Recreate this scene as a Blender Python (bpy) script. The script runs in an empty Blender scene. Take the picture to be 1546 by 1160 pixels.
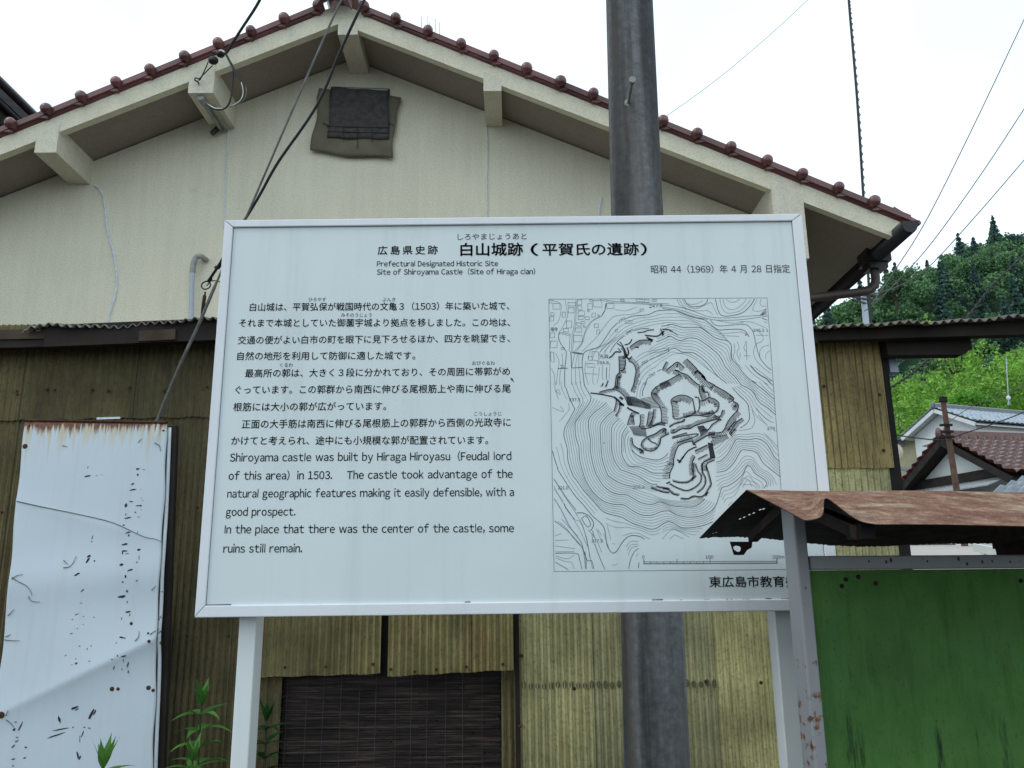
import bpy, math, random
import numpy as np
from mathutils import Vector, Matrix
R = math.radians
rnd = random.Random(7)
SC = bpy.context.scene
COL = SC.collection

# ------------------------------------------------------------------ camera
EYE = 1.5
FPX, CX, CY = 1250.0, 773.0, 580.0           # focal length and centre in photo pixels (1546 x 1160)
ROT = Matrix.Rotation(R(90 + 13.6), 3, 'X') @ Matrix.Rotation(R(-0.65), 3, 'Z')
cd = bpy.data.cameras.new('camera'); cam = bpy.data.objects.new('camera', cd); COL.objects.link(cam)
cam.location = (0, 0, EYE); cam.rotation_euler = ROT.to_euler()
cd.sensor_width = 36; cd.lens = 36 * FPX / 1546; cd.clip_start = .05; cd.clip_end = 2000
SC.camera = cam

# ------------------------------------------------------------------ sky and sun (overcast)
SUN_EL, SUN_AZ = R(52), R(-120)              # azimuth from +y, negative = to the left
w = bpy.data.worlds.new('World'); SC.world = w; w.use_nodes = True
nt = w.node_tree; nt.nodes.clear()
out = nt.nodes.new('ShaderNodeOutputWorld'); bg = nt.nodes.new('ShaderNodeBackground')
sky = nt.nodes.new('ShaderNodeTexSky'); sky.sky_type = 'NISHITA'; sky.sun_disc = False
sky.sun_elevation = SUN_EL; sky.sun_rotation = SUN_AZ
tcw = nt.nodes.new('ShaderNodeTexCoord'); nz = nt.nodes.new('ShaderNodeTexNoise')
nz.inputs['Scale'].default_value = 2.2; nz.inputs['Detail'].default_value = 4
rp = nt.nodes.new('ShaderNodeValToRGB')
rp.color_ramp.elements[0].position = .3; rp.color_ramp.elements[0].color = (8.2, 10.3, 11.7, 1)
rp.color_ramp.elements[1].position = .7; rp.color_ramp.elements[1].color = (11.8, 13.2, 14.0, 1)
mx = nt.nodes.new('ShaderNodeMix'); mx.data_type = 'RGBA'; mx.inputs['Factor'].default_value = .86
nt.links.new(tcw.outputs['Generated'], nz.inputs['Vector']); nt.links.new(nz.outputs['Fac'], rp.inputs['Fac'])
nt.links.new(sky.outputs['Color'], mx.inputs['A']); nt.links.new(rp.outputs['Color'], mx.inputs['B'])
nt.links.new(mx.outputs['Result'], bg.inputs['Color']); bg.inputs['Strength'].default_value = .1
nt.links.new(bg.outputs['Background'], out.inputs['Surface'])
sl = bpy.data.lights.new('sun', 'SUN'); sl.energy = .5; sl.angle = R(25); sl.color = (1, .96, .9)
so = bpy.data.objects.new('sun', sl); COL.objects.link(so)
sdir = Vector((math.sin(SUN_AZ) * math.cos(SUN_EL), math.cos(SUN_AZ) * math.cos(SUN_EL), math.sin(SUN_EL)))
so.rotation_euler = sdir.to_track_quat('Z', 'Y').to_euler(); so.location = sdir * 50
SC.view_settings.view_transform = 'Standard'; SC.view_settings.look = 'None'
SC.view_settings.exposure = .2; SC.view_settings.gamma = 1

# ------------------------------------------------------------------ survey helpers
def ray(px, py):
    return ROT @ Vector(((px - CX) / FPX, -(py - CY) / FPX, -1))
def P(px, py, D):                            # point at forward distance D seen at a photo pixel
    d = ray(px, py); return Vector((0, 0, EYE)) + d * (D / d.y)
def PX(px, py, X):                           # point with a given x
    d = ray(px, py); return Vector((0, 0, EYE)) + d * (X / d.x)

# ------------------------------------------------------------------ objects
def thing(name, label, cat, loc, group=None):
    o = bpy.data.objects.new(name, None); COL.objects.link(o); o.location = loc; o.empty_display_size = .1
    o['label'] = label; o['category'] = cat
    if group: o['group'] = group
    return o
def tag(o, label, cat, group=None):
    o['label'] = label; o['category'] = cat
    if group: o['group'] = group
    return o
def origin(o):
    v = Vector((0, 0, 0))
    while o is not None: v += o.location; o = o.parent
    return v
class MB:
    def __init__(s): s.v = []; s.f = []
    def add(s, vs, fs):
        n = len(s.v); s.v += [tuple(v) for v in vs]; s.f += [tuple(i + n for i in f) for f in fs]; return s
    def hexa(s, b, t):                       # two quads, bottom and top, same winding
        return s.add(list(b) + list(t), [(3, 2, 1, 0), (4, 5, 6, 7), (0, 1, 5, 4), (1, 2, 6, 5), (2, 3, 7, 6), (3, 0, 4, 7)])
    def box(s, x0, x1, y0, y1, z0, z1):
        return s.hexa([(x0, y0, z0), (x1, y0, z0), (x1, y1, z0), (x0, y1, z0)], [(x0, y0, z1), (x1, y0, z1), (x1, y1, z1), (x0, y1, z1)])
    def bar(s, a, b, w, h, up=(0, 0, 1)):    # rectangular bar between two points
        a = Vector(a); b = Vector(b); d = (b - a).normalized(); u = Vector(up)
        sx = d.cross(u)
        if sx.length < 1e-4: sx = d.cross(Vector((0, 1, 0)))
        sx.normalize(); u = sx.cross(d); sx *= w / 2; u *= h / 2
        return s.hexa([a - sx - u, a + sx - u, a + sx + u, a - sx + u], [b - sx - u, b + sx - u, b + sx + u, b - sx + u])
    def tube(s, pts, r, n=8, cap=True):
        pts = [Vector(p) for p in pts]; rr = r if isinstance(r, (list, tuple)) else [r] * len(pts)
        prev = None; base = len(s.v); k = len(pts)
        for i, p in enumerate(pts):
            d = (pts[min(i + 1, k - 1)] - pts[max(i - 1, 0)]).normalized()
            if prev is None:
                prev = d.cross(Vector((0, 0, 1)))
                if prev.length < 1e-3: prev = d.cross(Vector((0, 1, 0)))
            prev = (prev - d * prev.dot(d)).normalized(); q = d.cross(prev)
            for j in range(n):
                a = 2 * math.pi * j / n; s.v.append(tuple(p + (prev * math.cos(a) + q * math.sin(a)) * rr[i]))
        for i in range(k - 1):
            for j in range(n):
                a = base + i * n + j; b = base + i * n + (j + 1) % n
                s.f.append((a, b, b + n, a + n))
        if cap:
            s.f.append(tuple(base + j for j in reversed(range(n)))); s.f.append(tuple(base + (k - 1) * n + j for j in range(n)))
        return s
    def ball(s, c, r, n=12, m=8):
        c = Vector(c); rx, ry, rz = r if isinstance(r, (tuple, list)) else (r, r, r); base = len(s.v)
        for i in range(1, m):
            t = math.pi * i / m
            for j in range(n):
                a = 2 * math.pi * j / n
                s.v.append((c.x + rx * math.sin(t) * math.cos(a), c.y + ry * math.sin(t) * math.sin(a), c.z + rz * math.cos(t)))
        s.v += [(c.x, c.y, c.z + rz), (c.x, c.y, c.z - rz)]; T = len(s.v) - 2
        for i in range(m - 2):
            for j in range(n):
                a = base + i * n + j; b = base + i * n + (j + 1) % n; s.f.append((a, a + n, b + n, b))
        for j in range(n):
            s.f.append((T, base + j, base + (j + 1) % n)); s.f.append((T + 1, base + (m - 2) * n + (j + 1) % n, base + (m - 2) * n + j))
        return s
    def prism(s, poly, d):                   # extrude a 3D polygon along vector d
        n = len(poly); d = Vector(d); a = [Vector(p) for p in poly]
        return s.add(a + [p + d for p in a], [tuple(reversed(range(n))), tuple(range(n, 2 * n))] + [(i, (i + 1) % n, n + (i + 1) % n, n + i) for i in range(n)])
    def grid(s, nu, nv, fn):
        return s.add([fn(i / nu, j / nv) for j in range(nv + 1) for i in range(nu + 1)],
                     [(j * (nu + 1) + i, j * (nu + 1) + i + 1, (j + 1) * (nu + 1) + i + 1, (j + 1) * (nu + 1) + i) for j in range(nv) for i in range(nu)])
    def build(s, name, mat, parent=None, smooth=False, solid=0, fix=True):
        o0 = origin(parent) if parent is not None else Vector((0, 0, 0))
        me = bpy.data.meshes.new(name)
        me.from_pydata([(v[0] - o0.x, v[1] - o0.y, v[2] - o0.z) for v in s.v], [], s.f)
        if fix:
            import bmesh
            b = bmesh.new(); b.from_mesh(me); bmesh.ops.recalc_face_normals(b, faces=b.faces); b.to_mesh(me); b.free()
        me.materials.append(mat)
        if smooth:
            me.polygons.foreach_set('use_smooth', [True] * len(me.polygons))
            if smooth != 'all': me.set_sharp_from_angle(angle=R(40))
        o = bpy.data.objects.new(name, me); COL.objects.link(o)
        if parent is not None: o.parent = parent
        if solid:
            md = o.modifiers.new('thickness', 'SOLIDIFY'); md.thickness = solid; md.offset = 0
        return o
def smooth(a, b, x):
    t = min(1, max(0, (x - a) / (b - a))); return t * t * (3 - 2 * t)
def spline(pts, k=8):                        # Catmull-Rom through points
    pts = [Vector(p) for p in pts]; o = []
    for i in range(len(pts) - 1):
        p0 = pts[max(i - 1, 0)]; p1 = pts[i]; p2 = pts[i + 1]; p3 = pts[min(i + 2, len(pts) - 1)]
        for j in range(k):
            t = j / k
            o.append(.5 * ((2 * p1) + (p2 - p0) * t + (2 * p0 - 5 * p1 + 4 * p2 - p3) * t * t + (3 * p1 - p0 - 3 * p2 + p3) * t ** 3))
    o.append(pts[-1]); return o

# ------------------------------------------------------------------ materials
class N:
    def __init__(s, name):
        s.m = bpy.data.materials.new(name); s.m.use_nodes = True; s.t = s.m.node_tree
        s.b = s.t.nodes['Principled BSDF']; s.tc = s.t.nodes.new('ShaderNodeTexCoord'); s.co = s.tc.outputs['Object']
    def set(s, sock, v):
        if hasattr(v, 'is_linked') or isinstance(v, bpy.types.NodeSocket): s.t.links.new(v, sock)
        elif isinstance(v, tuple) and len(v) == 3 and sock.type == 'RGBA': sock.default_value = (*v, 1)
        else: sock.default_value = v
    def map(s, scale=(1, 1, 1), loc=(0, 0, 0), rot=(0, 0, 0), vec=None):
        n = s.t.nodes.new('ShaderNodeMapping'); s.set(n.inputs['Vector'], vec or s.co)
        n.inputs['Scale'].default_value = scale; n.inputs['Location'].default_value = loc; n.inputs['Rotation'].default_value = rot
        return n.outputs[0]
    def noise(s, scale, detail=4, rough=.55, vec=None, dist=0):
        n = s.t.nodes.new('ShaderNodeTexNoise'); s.set(n.inputs['Vector'], vec or s.co)
        n.inputs['Scale'].default_value = scale; n.inputs['Detail'].default_value = detail; n.inputs['Roughness'].default_value = rough; n.inputs['Distortion'].default_value = dist
        return n.outputs['Fac']
    def ramp(s, fac, stops, mode='LINEAR'):
        n = s.t.nodes.new('ShaderNodeValToRGB'); s.set(n.inputs['Fac'], fac); cr = n.color_ramp; cr.interpolation = mode
        while len(cr.elements) < len(stops): cr.elements.new(.5)
        for e, (p, c) in zip(cr.elements, stops):
            e.position = p; e.color = (*c, 1) if isinstance(c, tuple) else (c, c, c, 1)
        return n.outputs['Color']
    def mix(s, fac, a, b, mode='MIX'):
        n = s.t.nodes.new('ShaderNodeMix'); n.data_type = 'RGBA'; n.blend_type = mode
        s.set(n.inputs[0], fac); s.set(n.inputs[6], a); s.set(n.inputs[7], b); return n.outputs[2]
    def math(s, op, a, b=0.0, c=None):
        n = s.t.nodes.new('ShaderNodeMath'); n.operation = op; s.set(n.inputs[0], a); s.set(n.inputs[1], b)
        if c is not None: s.set(n.inputs[2], c)
        return n.outputs[0]
    def xyz(s, vec=None):
        n = s.t.nodes.new('ShaderNodeSeparateXYZ'); s.set(n.inputs[0], vec or s.co); return n.outputs
    def bump(s, h, st=.3, d=.01):
        n = s.t.nodes.new('ShaderNodeBump'); s.set(n.inputs['Height'], h); n.inputs['Strength'].default_value = st; n.inputs['Distance'].default_value = d
        s.t.links.new(n.outputs[0], s.b.inputs['Normal']); return s
    def fin(s, col, rough=.7, metal=0.0, spec=.4):
        s.set(s.b.inputs['Base Color'], col); s.set(s.b.inputs['Roughness'], rough); s.b.inputs['Metallic'].default_value = metal
        s.b.inputs['Specular IOR Level'].default_value = spec; return s.m
def simple(name, c, rough=.7, metal=0.0, var=.25, scale=8, spec=.4):
    n = N(name); f = n.noise(scale, 5); a = tuple(x * (1 - var) for x in c); b = tuple(min(1, x * (1 + var)) for x in c)
    n.bump(n.noise(scale * 12, 3), .12, .004)
    return n.fin(n.ramp(f, [(.3, a), (.7, b)]), rough, metal, spec)

def m_stucco(name, c):
    n = N(name)
    big = n.ramp(n.noise(1.3, 5), [(.3, .93), (.7, 1.04)])
    st = n.ramp(n.noise(3, 5, .6, n.map((5, 5, .35))), [(.35, .88), (.6, 1.0)])
    col = n.mix(1, c, big, 'MULTIPLY'); col = n.mix(.5, col, st, 'MULTIPLY')
    sp = n.ramp(n.noise(90, 3), [(.38, .8), (.55, 1.0)]); col = n.mix(.7, col, sp, 'MULTIPLY')
    mold = n.ramp(n.noise(2.2, 8, .7), [(.62, 0.0), (.8, .3)]); col = n.mix(mold, col, (.16, .15, .12))
    n.bump(n.noise(160, 3, .7), .5, .004); return n.fin(col, .92, 0, .2)
M_STUCCO = m_stucco('cream_stucco', (.76, .715, .56)); M_SOFFIT = m_stucco('shaded_soffit_stucco', (.33, .29, .245))  # soffit is the same stucco, darkened to put its shade into the colour
M_FASCIA = m_stucco('verge_plaster', (.78, .735, .57)); M_BEAM = m_stucco('beam_plaster', (.72, .68, .55))
def m_tile(name, a, b):
    n = N(name); f = n.noise(6, 5); col = n.ramp(f, [(.3, a), (.7, b)]); oi = n.t.nodes.new('ShaderNodeObjectInfo'); col = n.mix(1, col, n.ramp(oi.outputs['Random'], [(0, .68), (1, 1.22)]), 'MULTIPLY')
    d = n.ramp(n.noise(24, 6, .7), [(.55, 0.0), (.75, .5)]); col = n.mix(d, col, (.055, .04, .04))
    n.bump(n.noise(60, 3), .15, .004); return n.fin(col, .27, 0, .7)
M_TILE = m_tile('maroon_glazed_tile', (.105, .030, .032), (.19, .060, .058))
M_BROWNTILE = m_tile('brown_roof_tile', (.045, .014, .010), (.13, .042, .03)); M_GREYTILE = m_tile('grey_roof_tile', (.16, .20, .24), (.34, .39, .44))
M_BLUEGREY = m_tile('slate_ridge_tile', (.07, .09, .12), (.14, .16, .2))

CP = .0325                                   # pitch of the corrugated sheets
def m_corr(name, a, b, c, groove, dirt, transl=0.0):
    n = N(name); v = n.map((1, 1, .07))
    f = n.noise(14, 6, .65, v); col = n.ramp(f, [(.3, a), (.5, b), (.7, c)])
    wide = n.ramp(n.noise(2.6, 6, .6), [(.35, .5), (.65, 1.12)]); col = n.mix(.9, col, wide, 'MULTIPLY')
    x = n.xyz()[0]; wn = n.t.nodes.new('ShaderNodeTexWhiteNoise'); wn.noise_dimensions = '1D'; n.set(wn.inputs['W'], n.math('FLOOR', n.math('DIVIDE', n.math('ADD', x, .21), .585)))
    col = n.mix(1, col, n.ramp(wn.outputs['Value'], [(0, (.80, .80, .84)), (1, (1.14, 1.10, 1.0))]), 'MULTIPLY')
    rust = n.ramp(n.noise(8, 6, .7, n.map((1, 1, .22))), [(.56, 0.0), (.76, .55)]); col = n.mix(rust, col, n.mix(.6, dirt, (.16, .075, .035)))
    spots = n.ramp(n.noise(55, 5, .7), [(.5, 0.0), (.72, .65)]); col = n.mix(spots, col, dirt)
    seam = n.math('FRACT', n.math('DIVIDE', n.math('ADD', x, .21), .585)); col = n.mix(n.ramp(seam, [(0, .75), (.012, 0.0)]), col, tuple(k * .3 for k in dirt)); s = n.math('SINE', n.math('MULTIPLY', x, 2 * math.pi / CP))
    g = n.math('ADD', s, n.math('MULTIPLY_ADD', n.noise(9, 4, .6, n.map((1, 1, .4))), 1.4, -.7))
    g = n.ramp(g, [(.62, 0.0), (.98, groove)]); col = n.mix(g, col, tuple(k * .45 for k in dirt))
    n.bump(n.noise(120, 3), .15, .003)
    m = n.fin(col, .6, 0, .35)
    if transl:
        tr = n.t.nodes.new('ShaderNodeBsdfTranslucent'); n.set(tr.inputs['Color'], col)
        ms = n.t.nodes.new('ShaderNodeMixShader'); ms.inputs[0].default_value = transl
        o = n.t.nodes['Material Output']; n.t.links.new(n.b.outputs[0], ms.inputs[1]); n.t.links.new(tr.outputs[0], ms.inputs[2]); n.t.links.new(ms.outputs[0], o.inputs['Surface'])
    return m
M_CORR = m_corr('dirty_brown_corrugated_plastic', (.15, .122, .056), (.235, .20, .088), (.175, .115, .055), .55, (.04, .035, .022))
M_FLAP = m_corr('olive_corrugated_plastic', (.26, .22, .095), (.39, .335, .14), (.28, .19, .085), .5, (.07, .06, .035))
M_YEL = m_corr('yellowed_corrugated_plastic', (.56, .53, .27), (.71, .68, .37), (.54, .48, .22), .45, (.13, .12, .055), .2)
M_YEL_BACKLIT = m_corr('backlit_yellow_corrugated_plastic', (.70, .68, .36), (.84, .82, .50), (.64, .58, .27), .6, (.10, .085, .04), .3)  # yellow plastic with a paler colour imitating light from behind
M_YEL3 = m_corr('brown_yellow_corrugated_plastic', (.36, .285, .135), (.52, .43, .20), (.27, .195, .09), .7, (.07, .05, .03), .2)
M_ROOFCORR = m_corr('weathered_corrugated_roofing', (.16, .14, .12), (.30, .27, .22), (.15, .12, .09), .3, (.05, .04, .03))
M_WOOD = simple('old_dark_timber', (.018, .013, .010), .85, var=.5, scale=5)
M_WOOD2 = simple('brown_timber', (.06, .04, .026), .85, var=.4, scale=6)
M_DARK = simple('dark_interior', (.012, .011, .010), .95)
M_BLACK = simple('black_rubber', (.012, .012, .015), .5); M_CABLE = simple('black_cable', (.016, .016, .02), .55)
M_GREYCABLE = simple('grey_cable_sleeve', (.17, .17, .16), .6, var=.4, scale=20)
M_WIRE = simple('thin_grey_wire', (.10, .09, .10), .6); M_WHITECABLE = simple('white_wire', (.7, .7, .66), .5)
M_GUTTER = simple('dark_brown_gutter_plastic', (.016, .014, .018), .4, var=.4, scale=12)
M_PIPE = simple('brown_drain_pipe', (.062, .047, .043), .45); M_PVC = simple('grey_plastic_pipe', (.42, .47, .53), .5, var=.08)
M_PVCOLD = simple('aged_grey_pipe', (.30, .31, .28), .7, var=.25, scale=20); M_SEAL = simple('white_crack_sealant', (.62, .65, .68), .7, var=.15, scale=30)
M_INK = simple('black_print', (.018, .018, .026), .6, var=.1); M_MAPINK = simple('thin_map_line', (.17, .21, .23), .6, var=.2, scale=40)
M_MAPBOLD = simple('bold_map_line', (.035, .042, .055), .6, var=.2, scale=40); M_ROADINK = simple('grey_map_line', (.26, .32, .36), .6, var=.1)
def m_white(name, c, rustz=None, drips=0.0, spots=0.0):
    n = N(name); col = n.ramp(n.noise(2.5, 5), [(.3, tuple(x * .93 for x in c)), (.7, c)])
    col = n.mix(n.ramp(n.noise(30, 5, .7), [(.62, 0.0), (.85, .25)]), col, (.45, .44, .38)); col = n.mix(n.ramp(n.noise(16, 5, .65, n.map((1, 1, .06))), [(.5, 0.0), (.75, .22)]), col, (.42, .43, .40))
    if spots:
        f = n.noise(38, 4, .6); k = n.noise(1.7, 3); m = n.math('ADD', f, n.math('MULTIPLY_ADD', k, .5, -.25 + spots))
        col = n.mix(n.ramp(m, [(.70, 0.0), (.76, .95)]), col, n.ramp(n.noise(90, 3), [(.4, (.10, .035, .015)), (.6, (.26, .13, .05))]))
    if rustz is not None:
        z = n.xyz()[2]; d = n.math('SUBTRACT', rustz, z)
        st = n.noise(30, 3, .6, n.map((1, 1, .03))); st2 = n.noise(75, 4, .6, n.map((1, 1, .06)))
        reach = n.math('MULTIPLY_ADD', n.ramp(st, [(.40, 0.0), (.72, 1.0)]), .26, .012); reach2 = n.math('MULTIPLY_ADD', n.ramp(st2, [(.38, 0.0), (.72, 1.0)]), .085, .011)
        pale = n.math('SUBTRACT', 1.0, n.math('DIVIDE', d, reach)); hard = n.math('SUBTRACT', 1.0, n.math('DIVIDE', d, reach2))
        col = n.mix(n.math('MULTIPLY', n.ramp(pale, [(0, 0.0), (.9, 1.0)]), .75), col, (.60, .47, .22))
        col = n.mix(n.ramp(hard, [(0, 0.0), (.55, .95)]), col, n.ramp(n.noise(60, 4), [(.35, (.085, .022, .010)), (.7, (.27, .085, .03))]))
    n.bump(n.noise(25, 4), .08, .004); return n.fin(col, .4, 0, .45)
RUSTZ = P(140, 637, 3.8).z
M_PANEL = m_white('white_sign_face', (.70, .765, .77)); M_FRAME = m_white('white_aluminium_frame', (.78, .80, .83)); M_SPOST = m_white('white_painted_post', (.76, .79, .79), None, 0, -.04)
M_POST2 = m_white('old_grey_white_post', (.27, .275, .285), None, 0, .06); M_SHEET = m_white('rusty_white_sheet_metal', (.62, .70, .76), RUSTZ)
M_SHEETEDGE = m_white('white_sheet_edge', (.64, .70, .75), None, 0, .04)
M_RUST = simple('dark_rust', (.06, .024, .014), .85, var=.5, scale=30)
def m_rustroof():
    n = N('rusty_sheet_roofing'); v = n.map((2.6, 2.6, 2.6), rot=(0, 0, R(9)))
    f = n.noise(7, 9, .78, v, .5); col = n.ramp(f, [(.33, (.085, .032, .020)), (.45, (.155, .066, .042)), (.54, (.21, .105, .066)), (.64, (.34, .22, .14))])
    pale = n.math('ADD', n.noise(5, 8, .75, n.map((1.5, 2.6, 2.6), (2, 1, 0), (0, 0, R(14)))), n.math('MULTIPLY_ADD', n.noise(1.6, 3), .5, -.25))
    col = n.mix(n.ramp(pale, [(.50, 0.0), (.68, .75)]), col, n.ramp(n.noise(45, 6, .8), [(.35, (.32, .22, .14)), (.65, (.58, .52, .38))]))
    sp = n.ramp(n.noise(38, 7, .8), [(.55, 0.0), (.68, .85)]); col = n.mix(sp, col, (.10, .032, .022))
    sp = n.ramp(n.noise(120, 4, .8), [(.58, 0.0), (.68, .6)]); col = n.mix(sp, col, (.62, .50, .38))
    n.bump(n.noise(60, 6, .75), .5, .004); return n.fin(col, .85, 0, .2)
M_RUSTROOF = m_rustroof()
def m_under():
    n = N('dark_rusty_underside'); col = n.ramp(n.noise(16, 7, .7), [(.35, (.016, .012, .010)), (.62, (.05, .035, .03)), (.8, (.10, .06, .045))]); return n.fin(col, .9, 0, .2)
M_UNDER = m_under()
def m_green():
    n = N('weathered_green_board'); col = n.ramp(n.noise(2.1, 5, .6), [(.3, (.036, .092, .022)), (.5, (.060, .155, .034)), (.72, (.105, .235, .052))])
    st = n.ramp(n.noise(26, 6, .7, n.map((1, 1, .10))), [(.52, 0.0), (.72, .55)]); col = n.mix(st, col, (.060, .17, .055))
    dk = n.ramp(n.noise(40, 6, .7, n.map((1, 1, .16))), [(.5, 0.0), (.68, .75)]); col = n.mix(n.math('MULTIPLY', dk, .5), col, (.018, .055, .014))
    z = n.xyz()[2]; k = n.math('ADD', n.noise(30, 6, .7, n.map((1, 1, .09))), n.math('MULTIPLY', n.math('SUBTRACT', 1.26, z), .55))
    col = n.mix(n.ramp(k, [(.635, 0.0), (.71, .9)]), col, (.010, .022, .012))
    col = n.mix(n.ramp(n.noise(140, 3, .8), [(.58, 0.0), (.7, .55)]), col, (.012, .04, .012)); col = n.mix(n.ramp(n.noise(75, 5, .8, n.map((1, 1, .3), (5, 2, 1))), [(.62, 0.0), (.75, .6)]), col, (.10, .24, .09))
    n.bump(n.noise(50, 5, .6, n.map((1, 1, .2))), .3, .004); return n.fin(col, .75, 0, .2)
M_GREEN = m_green()
def m_conc():
    n = N('stained_concrete_pole'); col = n.ramp(n.noise(30, 7, .75), [(.3, (.105, .108, .114)), (.6, (.20, .205, .212)), (.8, (.33, .335, .34))])
    st = n.ramp(n.noise(7, 5, .6, n.map((1.3, 1.3, .05))), [(.38, .3), (.62, 1.15)]); col = n.mix(.95, col, st, 'MULTIPLY')
    br = n.ramp(n.noise(5, 4, .6, n.map((1.6, 1.6, .09), (3, 1, 0))), [(.5, 0.0), (.68, .6)]); col = n.mix(br, col, (.10, .082, .065))
    n.bump(n.noise(90, 4), .3, .003); return n.fin(col, .85, 0, .25)
M_CONC = m_conc()
def m_leaf(name, a, b, c, tr=.25):
    n = N(name); oi = n.t.nodes.new('ShaderNodeNewGeometry'); col = n.ramp(oi.outputs['Random Per Island'], [(.1, a), (.5, b), (.95, c)])
    big = n.ramp(n.noise(.16, 3), [(.3, .6), (.7, 1.3)]); col = n.mix(.8, col, big, 'MULTIPLY')
    m = n.fin(col, .6, 0, .3); t = n.t.nodes.new('ShaderNodeBsdfTranslucent'); n.set(t.inputs['Color'], col)
    ms = n.t.nodes.new('ShaderNodeMixShader'); ms.inputs[0].default_value = tr; n.t.links.new(n.b.outputs[0], ms.inputs[1]); n.t.links.new(t.outputs[0], ms.inputs[2])
    n.t.links.new(ms.outputs[0], n.t.nodes['Material Output'].inputs['Surface']); return m
M_CONIFER = m_leaf('hazed_conifer_needles', (.045, .098, .088), (.065, .135, .11), (.10, .185, .135))  # needle colours shifted blue and lightened to imitate distant haze
M_BROAD = m_leaf('hazed_broadleaf_foliage', (.065, .16, .085), (.12, .245, .105), (.19, .34, .13))  # crowns of the far wood, haze mixed into the leaf colour
M_BAMBOO = m_leaf('bright_bamboo_leaves', (.13, .30, .05), (.24, .47, .07), (.42, .66, .13), .4)
M_BUSH = m_leaf('bright_green_leaves', (.09, .30, .03), (.16, .42, .04), (.24, .55, .07), .4)
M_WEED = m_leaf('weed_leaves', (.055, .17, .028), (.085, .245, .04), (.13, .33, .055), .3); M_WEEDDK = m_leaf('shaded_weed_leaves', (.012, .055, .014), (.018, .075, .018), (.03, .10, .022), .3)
M_STEM = simple('plant_stem', (.05, .05, .025), .8); M_BARK = simple('tree_bark', (.06, .05, .04), .9)
M_WALLW = simple('white_plaster', (.66, .68, .66), .9, var=.08, scale=2); M_WALLY = simple('cream_wall', (.58, .52, .34), .9, var=.1, scale=2)
M_WALLBR = simple('orange_brown_boards', (.20, .085, .035), .8, var=.4, scale=8); M_GLASS = simple('dark_window_glass', (.06, .08, .10), .12, spec=.6)
M_GREYP = simple('grey_panel', (.34, .36, .37), .7); M_ORANGE = simple('orange_paint', (.65, .10, .04), .5); M_MIRROR = simple('mirror_face', (.5, .47, .38), .2, var=.2)
M_NET = N('brown_mesh_netting')
_n = M_NET; _n.bump(_n.noise(160, 2), .4, .003); M_NET = _n.fin(_n.ramp(_n.noise(5, 5), [(.3, (.12, .105, .075)), (.7, (.18, .16, .115))]), .9, 0, .15)
M_NETDK = simple('dark_mesh_over_vent', (.058, .052, .050), .85, var=.35, scale=25); M_LOUVRE = simple('vent_louvre', (.02, .018, .02), .7)
def m_reed():
    n = N('dark_reeds'); f = n.noise(60, 4, .7, n.map((.06, 1, 1))); col = n.ramp(f, [(.33, (.012, .009, .008)), (.52, (.042, .030, .026)), (.72, (.14, .10, .085))]); return n.fin(col, .7, 0, .3)
M_REED = m_reed(); M_STRING = simple('reed_string', (.10, .095, .11), .8)
def m_ground():
    n = N('asphalt_and_earth'); col = n.ramp(n.noise(.6, 6), [(.3, (.045, .045, .045)), (.7, (.075, .072, .068))]); return n.fin(col, .9, 0, .2)
M_GROUND = m_ground(); M_ROAD = simple('pale_concrete_road', (.42, .38, .34), .9, var=.12, scale=3); M_HILL = simple('forest_floor', (.022, .055, .026), .95, scale=.4)
# ================================================================== THE GROUND
RX = [-400, 20, 34, 40, 45, 52, 60, 69, 72, 80, 140, 400]; RZ = [12, 17, 24, 29.5, 33.5, 37, 40.5, 44, 44, 45, 47, 42]
def terrain(x, y):
    sx = max(smooth(2.9, 5.0, x), smooth(14, 26, y))
    z = 1.72 * smooth(6.2, 11.2, y) + .055 * max(0, y - 11)
    z = z * sx if y < 60 else z
    if y > 58:
        k = smooth(58, 112, y); z = z * (1 - k) + float(np.interp(x * 110 / max(y, 60), RX, RZ)) * k
    return z - .02
def axis(segs):
    o = []
    for a, b, n in segs: o += [a + (b - a) * i / n for i in range(n)]
    return o + [segs[-1][1]]
gx = axis([(-400, -20, 8), (-20, 20, 60), (20, 100, 30), (100, 400, 8)]); gy = axis([(-60, 0, 4), (0, 32, 60), (32, 130, 36), (130, 600, 8)])
g = MB(); nx = len(gx)
g.add([(x, y, terrain(x, y)) for y in gy for x in gx], [(j * nx + i, j * nx + i + 1, (j + 1) * nx + i + 1, (j + 1) * nx + i) for j in range(len(gy) - 1) for i in range(nx - 1)])
g.build('ground', M_GROUND, None, True)['kind'] = 'structure'
gr = MB(); gr.grid(26, 50, lambda u, v: (4.2 + v * 1.9 + u * (4.6 + v * 2), 10.2 + v * 14, terrain(4.2 + v * 1.9 + u * (4.6 + v * 2), 10.2 + v * 14) + .03))
gr.build('road', M_ROAD, None, True)['kind'] = 'structure'
hl = MB(); hl.grid(60, 30, lambda u, v: (-60 + u * 200, 60 + v * 90, terrain(-60 + u * 200, 60 + v * 90) + .12)); hl.build('wooded_hill', M_HILL, None, True)['kind'] = 'structure'

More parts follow.
